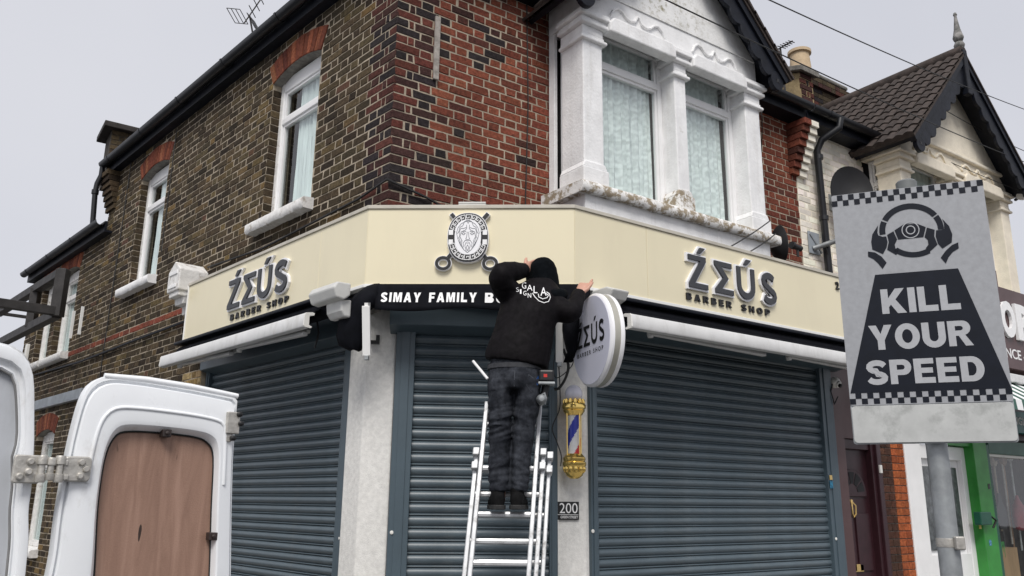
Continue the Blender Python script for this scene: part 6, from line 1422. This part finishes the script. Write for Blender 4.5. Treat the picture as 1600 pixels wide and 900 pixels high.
mb = MB(); mb.prism(KF, rr(k0 + .002, k1 - .002, kb + .003, split - .002, .01), -.003, .001); mb.build('blank_plate', M['sign_blank'], KS, bevel=.001)
S = lambda x, y: (k0 + kw * x, kb + kh * y)
# chequers
def cheq(name, y0, y1):
    mb = MB(); n = 26
    for i in range(n):
        for j in range(2):
            if (i + j) % 2 == 0:
                a = S(i / n, y0 + (y1 - y0) * j / 2); b = S((i + 1) / n, y0 + (y1 - y0) * (j + 1) / 2); mb.flat(KF, [(a[0], a[1]), (b[0], a[1]), (b[0], b[1]), (a[0], b[1])], .0012)
    mb.build(name, M['sign_navy'], KS, kind='stuff')
cheq('chequered_strip', .952, .998); cheq('chequered_strip', .15, .192)
trap = [KF.uv(*p) for p in ((1367, 428), (1497, 421), (1577, 612), (1327, 620))]
vb_ = S(0, .1925)[1]; trap[2] = (k1 - .001, vb_); trap[3] = (k0 + .003, vb_); tv = (trap[0][1] + trap[1][1]) / 2; trap[0] = (trap[0][0], tv); trap[1] = (trap[1][0], tv)
mb = MB(); mb.flat(KF, trap, .0012); mb.build('navy_panel', M['sign_navy'], KS)
lp_ = mat('sign_letter_grey', (.4, .41, .43), .45, .04, 60)
for w3, (xa, ya), (xb, yb), hh in (('KILL', (1379, 491), (1502, 483), .0745), ('YOUR', (1360, 547), (1522, 540), .073), ('SPEED', (1355, 600), (1541, 597), .071)):
    a = KF.uv(xa, ya); b = KF.uv(xb, yb); ad = [max(p[0] for p in BLK[c_][0]) for c_ in w3]; gp = .1; tot = sum(ad) + gp * (len(w3) - 1); sx = (b[0] - a[0]) / tot; x = a[0]; vv = (a[1] + b[1]) / 2
    for c_, w_ in zip(w3, ad):
        mb = MB(); o_, h_ = BLK[c_]; mb.flat(KF, [(x + p[0] * sx, vv + p[1] * hh) for p in keyhole(o_, h_)], .0018); mb.build('letter', lp_, KS); x += (w_ + gp) * sx
# steering wheel with two hands
def KP(x, y): return KF.uv(1350 + x / 6.925, 300 + y / 6.925)
mb = MB()
def pl(pts): mb.flat(KF, [KP(*p) for p in pts], .0012)
def ering(a0, a1, ro=(350, 292), ri=(285, 232), c=(515, 415), n=14):
    f = lambda a, r: (c[0] + r[0] * math.cos(R(a)), c[1] - r[1] * math.sin(R(a)))
    pl([f(a0 + (a1 - a0) * i / n, ro) for i in range(n + 1)] + [f(a1 - (a1 - a0) * i / n, ri) for i in range(n + 1)])
ering(38, 156); ering(2, 35); ering(160, 190)
pl([(330, 415), (430, 350), (575, 345), (668, 380), (643, 488), (370, 515)])                      # hub
pl([(250, 465), (318, 425), (358, 515), (332, 570), (340, 610), (372, 635), (350, 682), (250, 625), (268, 540)])
pl([(680, 385), (765, 410), (760, 480), (795, 570), (710, 648), (668, 608), (697, 570), (690, 520), (655, 488)])
ering(232, 303, (350, 292), (275, 236), (530, 415), 10)
pl([(152, 360), (145, 440), (155, 470), (200, 485), (240, 480), (255, 540), (245, 600), (205, 672), (90, 622), (78, 540), (90, 460)])  # left hand
pl([(845, 290), (920, 370), (955, 460), (950, 545), (850, 612), (800, 560), (775, 480), (780, 415), (840, 412), (868, 400), (865, 340)])
pl([(42, 645), (120, 655), (190, 700), (245, 765), (202, 832), (150, 770), (100, 725), (45, 700)])          # cuffs
pl([(1018, 545), (1025, 610), (960, 650), (915, 705), (886, 775), (830, 712), (880, 640), (950, 575)])
mb.build('steering_wheel_print', M['sign_navy'], KS)
mb = MB()
for ro, ri in ((97, 87), (52, 41)):
    n = 28; o_ = [KP(503 + ro * math.cos(2 * math.pi * i / n), 412 + ro * .92 * math.sin(2 * math.pi * i / n)) for i in range(n)]; i_ = [KP(503 + ri * math.cos(2 * math.pi * i / n), 412 + ri * .92 * math.sin(2 * math.pi * i / n)) for i in range(n)]
    b0 = [KF.P(u, v, .0018) for u, v in o_ + i_]; mb.add(b0, [(i, n + i, n + (i + 1) % n, (i + 1) % n) for i in range(n)])
mb.build('horn_ring_print', lp_, KS)
# post behind, with clamps
pc = KF.P(*KF.uv(1442, 480), -.062); pr0 = .0285
top = KF.uv(1420, 277)[1] + KF.o[2] + .01
mb = MB(); mb.lathe((pc[0], pc[1], 0), UPV, [(pr0, 0), (pr0, top - .02)], 28); mb.build('post', M['steel'], KS, smooth=50)
mb = MB(); mb.lathe((pc[0], pc[1], 0), UPV, [(pr0 * 1.04, top - .045), (pr0 * 1.06, top - .005), (pr0 * .9, top), (0, top + .004)], 28); mb.build('post_cap', mat('grey_cap', (.16, .17, .17), .5, .1, 10), KS, smooth=40)
for z in (KF.P(0, kt - .09, 0)[2], KF.P(0, kb + .16, 0)[2]):
    MB().lathe((pc[0], pc[1], z), UPV, [(pr0 * 1.06, 0), (pr0 * 1.06, .03)], 24).build('clamp', M['steel'], KS)
z = q(1470, 848, 2.38)[2]; MB().lathe((pc[0], pc[1], z - .012), UPV, [(pr0 * 1.03, 0), (pr0 * 1.05, .004), (pr0 * 1.05, .02), (pr0 * 1.03, .024)], 28).build('band_clamp', M['hinge'], KS, smooth=30)
pz_ = np.array([pc[0], pc[1], z]) - HD * (pr0 + .006) + RT * .012; BFm = Fr(pz_, RT, UPV)
mb = MB(); mb.box(BFm, -.012, .014, -.018, .018, -.006, .012); mb.build('clamp_buckle', M['hinge'], KS, bevel=.004)

# ================================================================== white van with its rear door open
Hh1 = q(84, 720, 3.25); Hh2 = q(372, 720, 3.72); Hh2[2] = Hh1[2]
DR = Fr(Hh1, Hh2 - Hh1)
VN = thing('white_van', 'white panel van with its plywood-backed rear door swung open', 'van', (Hh1[0] - .6, Hh1[1] + .2, -.12))
def D2(pts): return [DR.uv(x, y) for x, y in pts]
o_px = [(77, 900), (92, 800), (108, 708), (121, 652), (131, 619), (140, 602), (156, 590), (180, 586), (230, 592), (300, 604), (374, 619), (370, 660), (366, 720), (364, 800), (363, 900)]
i_px = [(150, 900), (155, 800), (163, 735), (170, 706), (177, 690), (187, 678), (200, 674), (225, 674), (255, 676), (285, 679), (310, 683), (326, 690), (337, 712), (334, 800), (331, 900)]
def resamp(P, n):
    P = [np.array(p) for p in P]; d = [0]
    for a, b in zip(P[:-1], P[1:]): d.append(d[-1] + np.linalg.norm(b - a))
    o = []
    for i in range(n):
        t = d[-1] * i / (n - 1); k = max(j for j in range(len(d)) if d[j] <= t + 1e-9); k = min(k, len(P) - 2); f = (t - d[k]) / (d[k + 1] - d[k]); o.append(P[k] * (1 - f) + P[k + 1] * f)
    return o
def catm(P, sub=5):
    P = [np.array(p) for p in P]; S = []
    for i in range(len(P) - 1):
        p0, p1, p2, p3 = P[max(i - 1, 0)], P[i], P[i + 1], P[min(i + 2, len(P) - 1)]
        for k in range(sub):
            t = k / sub; S.append(.5 * ((2 * p1) + (p2 - p0) * t + (2 * p0 - 5 * p1 + 4 * p2 - p3) * t * t + (3 * p1 - p0 - 3 * p2 + p3) * t ** 3))
    S.append(P[-1]); return S
ow = D2(o_px); iw = D2(i_px); bot = -Hh1[2] + .45; wb_ = -Hh1[2] + 1.05
# the parts of the outline below the picture: sill of the window recess and foot of the door
ow = [(ow[-1][0] - .02, bot), (ow[0][0] - .06, bot), (ow[0][0] - .05, bot + .5)] + ow + [(ow[-1][0] - .01, bot + .5), (ow[-1][0] - .02, bot)]
iw = [(iw[-1][0] - .12, wb_), (iw[0][0] + .06, wb_), (iw[0][0], wb_ + .1)] + iw + [(iw[-1][0], wb_ + .1), (iw[-1][0] - .12, wb_)]
oc = ow[:1] + ow[1:2] + [tuple(p) for p in catm(ow[2:12], 4)] + ow[12:]; ic = iw[:1] + [tuple(p) for p in catm(iw[1:-1], 4)] + iw[-1:]
n = 150; O = resamp(oc, n)[:-1]; I = resamp(ic, n)[:-1]
# align the two loops by angle around the window centre so that the rings do not twist
cen = np.mean(I, axis=0)
def byang(L):
    a = [math.atan2(p[1] - cen[1], p[0] - cen[0]) for p in L]; o = []
    tg = [-math.pi + 2 * math.pi * k / 160 for k in range(160)]
    for t in tg:
        best = None; d = np.array([math.cos(t), math.sin(t)])
        for p, q_ in zip(L, L[1:] + L[:1]):
            e = q_ - p; den = d[0] * e[1] - d[1] * e[0]
            if abs(den) < 1e-9: continue
            w = p - cen; s_ = (w[0] * e[1] - w[1] * e[0]) / den; u = (w[0] * d[1] - w[1] * d[0]) / den
            if s_ > 0 and -1e-6 <= u <= 1 + 1e-6 and (best is None or s_ > best): best = s_
        o.append(cen + d * (best or .1))
    return o
O2, I2 = byang(O), byang(I)
prof = ((0, -.072), (0, -.024), (.012, -.014), (.075, -.012), (.085, -.024), (.13, -.024), (.145, -.004), (.16, 0), (.3, .004), (.8, .012), (.88, .008), (.95, -.008), (.985, -.03), (1.0, -.034), (1.0, -.06))
mb = MB(); rs = []
for t, w in prof: rs.append([DR.P(*(np.array(o) * (1 - t) + np.array(i) * t), w) for o, i in zip(O2, I2)])
mb.rings(rs, True, False, False); door = mb.build('rear_door', M['van'], VN, smooth=28)
mb = MB(); mb.prism(DR, [tuple(p) for p in O2], -.082, -.076); mb.build('outer_skin', M['van'], door)
mb = MB(); mb.prism(DR, [tuple(cen + (np.array(p) - cen) * 1.01) for p in I2], -.05, -.036); mb.build('plywood_panel', M['ply'], door)
mb = MB(); mb.tube([DR.P(*p, -.03) for p in I2] + [DR.P(*I2[0], -.03)], .004, 6, False); mb.build('panel_seal', M['rubber'], door, smooth=60)
# top gutter lip on the door
mb = MB(); tl = D2([(165, 588), (230, 594), (300, 605), (374, 620)]); P = [DR.P(u, v + .004, -.02) for u, v in tl]; mb.tube(P, [.012, .014, .014, .012], 8); mb.build('top_lip', M['van'], door, smooth=50)
for x, y in ((260, 677), (332, 838)):
    u, v = DR.uv(x, y); mb = MB(); mb.box(DR, u - .018, u + .018, v - .016, v + .016, -.03, .012); mb.lathe(DR.P(u, v, .012), DR.N, [(.009, 0), (.009, .006), (0, .008)], 8); mb.build('panel_clip', mat('dark_clip', (.03, .02, .018), .5, .2, 20), door, bevel=.004)
u, v = DR.uv(362, 662); mb = MB(); mb.box(DR, u - .03, u + .028, v - .045, v + .05, .0, .025); lt = mb.build('latch', M['hinge'], door, bevel=.004)
for dx_, dy_ in ((.02, .04), (-.0, -.065), (.03, .0)): MB().lathe(DR.P(u + dx_, v + dy_, .02), DR.N, [(.012, 0), (.012, .018), (.006, .022)], 10).build('latch_bolt', M['black'], lt, smooth=40)
mb = MB(); mb.box(DR, u - .025, u + .0, v - .08, v - .045, .0, .016); mb.build('latch_tail', M['hinge'], lt, bevel=.003)
# stiffening swage round the upper inner panel
sw = [np.array(o) * .42 + np.array(i) * .58 for o, i in zip(O2, I2)]; sw = [p for p in sw if p[1] > DR.uv(200, 760)[1]]
k_ = max(range(len(sw)), key=lambda i: np.linalg.norm(sw[i] - sw[i - 1])); sw = sw[k_:] + sw[:k_]
mb = MB(); mb.tube([DR.P(*p, .008) for p in sw], .008, 8); mb.build('swage', M['van'], door, smooth=60)
# hinge between body and door
hg = []
u, v = DR.uv(118, 733); mb = MB(); mb.prism(DR, rr(u - .05, u + .05, v - .048, v + .048, .018), .01, .03); hp = mb.build('hinge_leaf', M['hinge'], VN, bevel=.005)
for dx_, dy_ in ((.012, .025), (.03, 0), (.012, -.026)): MB().lathe(DR.P(u + dx_, v + dy_, .03), DR.N, [(.013, 0), (.013, .008), (.009, .014), (0, .014)], 10).build('hinge_bolt', M['hinge'], hp, smooth=30)
u2, v2 = DR.uv(40, 732); mb = MB(); mb.prism(DR, rr(u2 - .045, u2 + .05, v2 - .055, v2 + .05, .01), .0, .02); hp2 = mb.build('hinge_leaf', M['hinge'], VN, bevel=.005)
for dx_, dy_ in ((-.02, -.03), (.008, -.012), (.01, .025)): MB().lathe(DR.P(u2 + dx_, v2 + dy_, .02), DR.N, [(.014, 0), (.014, .008), (.009, .014), (0, .014)], 10).build('hinge_bolt', M['hinge'], hp2, smooth=30)
for k, (x, y, h_) in enumerate(((62, 733, .1), (76, 733, .085), (90, 733, .1))):
    a, b = DR.uv(x, y); MB().lathe(DR.P(a, b - h_ / 2, .03), UPV, [(.016, 0), (.018, .006), (.018, h_ * .3), (.012, h_ * .32), (.012, h_ * .66), (.018, h_ * .68), (.018, h_ - .006), (.016, h_)], 12).build('hinge_knuckle', M['hinge'], hp if k else hp2, smooth=35)
for y in (722, 745):
    a, b = DR.uv(66, y); c_, d_ = DR.uv(104, y); mb = MB(); mb.box(DR, a, c_, b - .012, b + .01, .012, .036); mb.build('hinge_arm', M['hinge'], hp, bevel=.004)
# body: side, roof, pillar ring round the rear opening; drawn back along the street
VB = Fr(DR.uv and DR.P(*DR.uv(57, 720), -.02), RT * .78 + HD * .62, UPV)         # u across the tail (negative = towards the road), N towards us
VB = Fr(VB.o, -NL * -1.0 if False else -NL, UPV)                                # tail square to the side street
z0 = VB.o[2]
def VP(px, py): return VB.uv(px, py)
edge = [VP(*p) for p in ((0, 533), (18, 537), (34, 545), (46, 557), (53, 575), (57, 600), (57, 660), (57, 700), (53, 760), (48, 800), (43, 900))]
rtop = edge[0][1] + .0; Wd = 1.75
E_ = [(edge[0][0] - (Wd - .25), rtop + .01), (edge[0][0] - .5, rtop + .02)] + edge + [(edge[-1][0] + .0, -z0 + .45)]
E_ = [tuple(p) for p in catm(E_, 3)]
lft = edge[0][0] - Wd + .1; full = E_ + [(lft, -z0 + .45), (lft - .02, rtop - .3), (lft + .06, rtop - .06)]
inn = [VP(*p) for p in ((0, 575), (10, 577), (20, 585), (26, 600), (29, 640), (29, 690), (22, 705), (22, 760), (18, 800), (13, 900))]
I_ = [(lft + .14, inn[0][1] + .02), (inn[0][0] - .5, inn[0][1] + .01)] + inn + [(inn[-1][0], -z0 + .55)]
I_ = [tuple(p) for p in catm(I_, 3)] + [(lft + .12, -z0 + .55)]
cen = np.array([(lft + edge[6][0]) / 2, (rtop - z0 + .45) / 2])
Fo, Fi = byang([np.array(p) for p in full]), byang([np.array(p) for p in I_])
mb = MB(); rs = []
for t, w in ((0, -4.6), (0, -.03), (.12, -.004), (.3, 0), (.55, -.004), (.62, -.022), (.8, -.026), (.9, -.02), (1, -.03), (1, -.12)): rs.append([VB.P(*(o * (1 - t) + i * t), w) for o, i in zip(Fo, Fi)])
mb.rings(rs, True, True, False); mb.build('body', M['van'], VN, smooth=38)
mb = MB(); rs = [[VB.P(*(i), w) for i in Fi] for w in (-.12, -2.6)]; mb.rings(rs, True, False, True); mb.build('load_bay_lining', mat('grey_lining', (.4, .41, .43), .6, .08, 5), VN, smooth=40)
mb = MB(); mb.tube([VB.P(*i, -.028) for i in Fi] + [VB.P(*Fi[0], -.028)], .005, 6, False); mb.build('door_seal', mat('grey_seal', (.2, .2, .2), .7, .1, 10), VN, smooth=60)
mb = MB(); mb.prism(VB, [tuple(p) for p in Fi], -.07, -.045); mb.build('inner_panel', add_dirt(mat('grey_inner_panel', (.5, .52, .55), .5, .05, 4), (.36, .37, .39), 5, .5, .75, .6, streak=(1, 1, .3)), VN)
for u, w in ((edge[6][0] - .12, -.9), (lft + .12, -.9)):
    mb = MB(); mb.lathe(VB.P(u - .1, -z0 + .21, w), VB.U, [(.2, 0), (.33, .02), (.34, .06), (.34, .16), (.33, .2), (.2, .22)], 28); wh = mb.build('wheel', M['rubber'], VN, smooth=40)
    MB().lathe(VB.P(u - .1, -z0 + .21, w), VB.U, [(.0, .06), (.18, .05), (.21, .0), (.2, .23), (.1, .19), (0, .19)], 20).build('rim', M['steel'], wh, smooth=40)
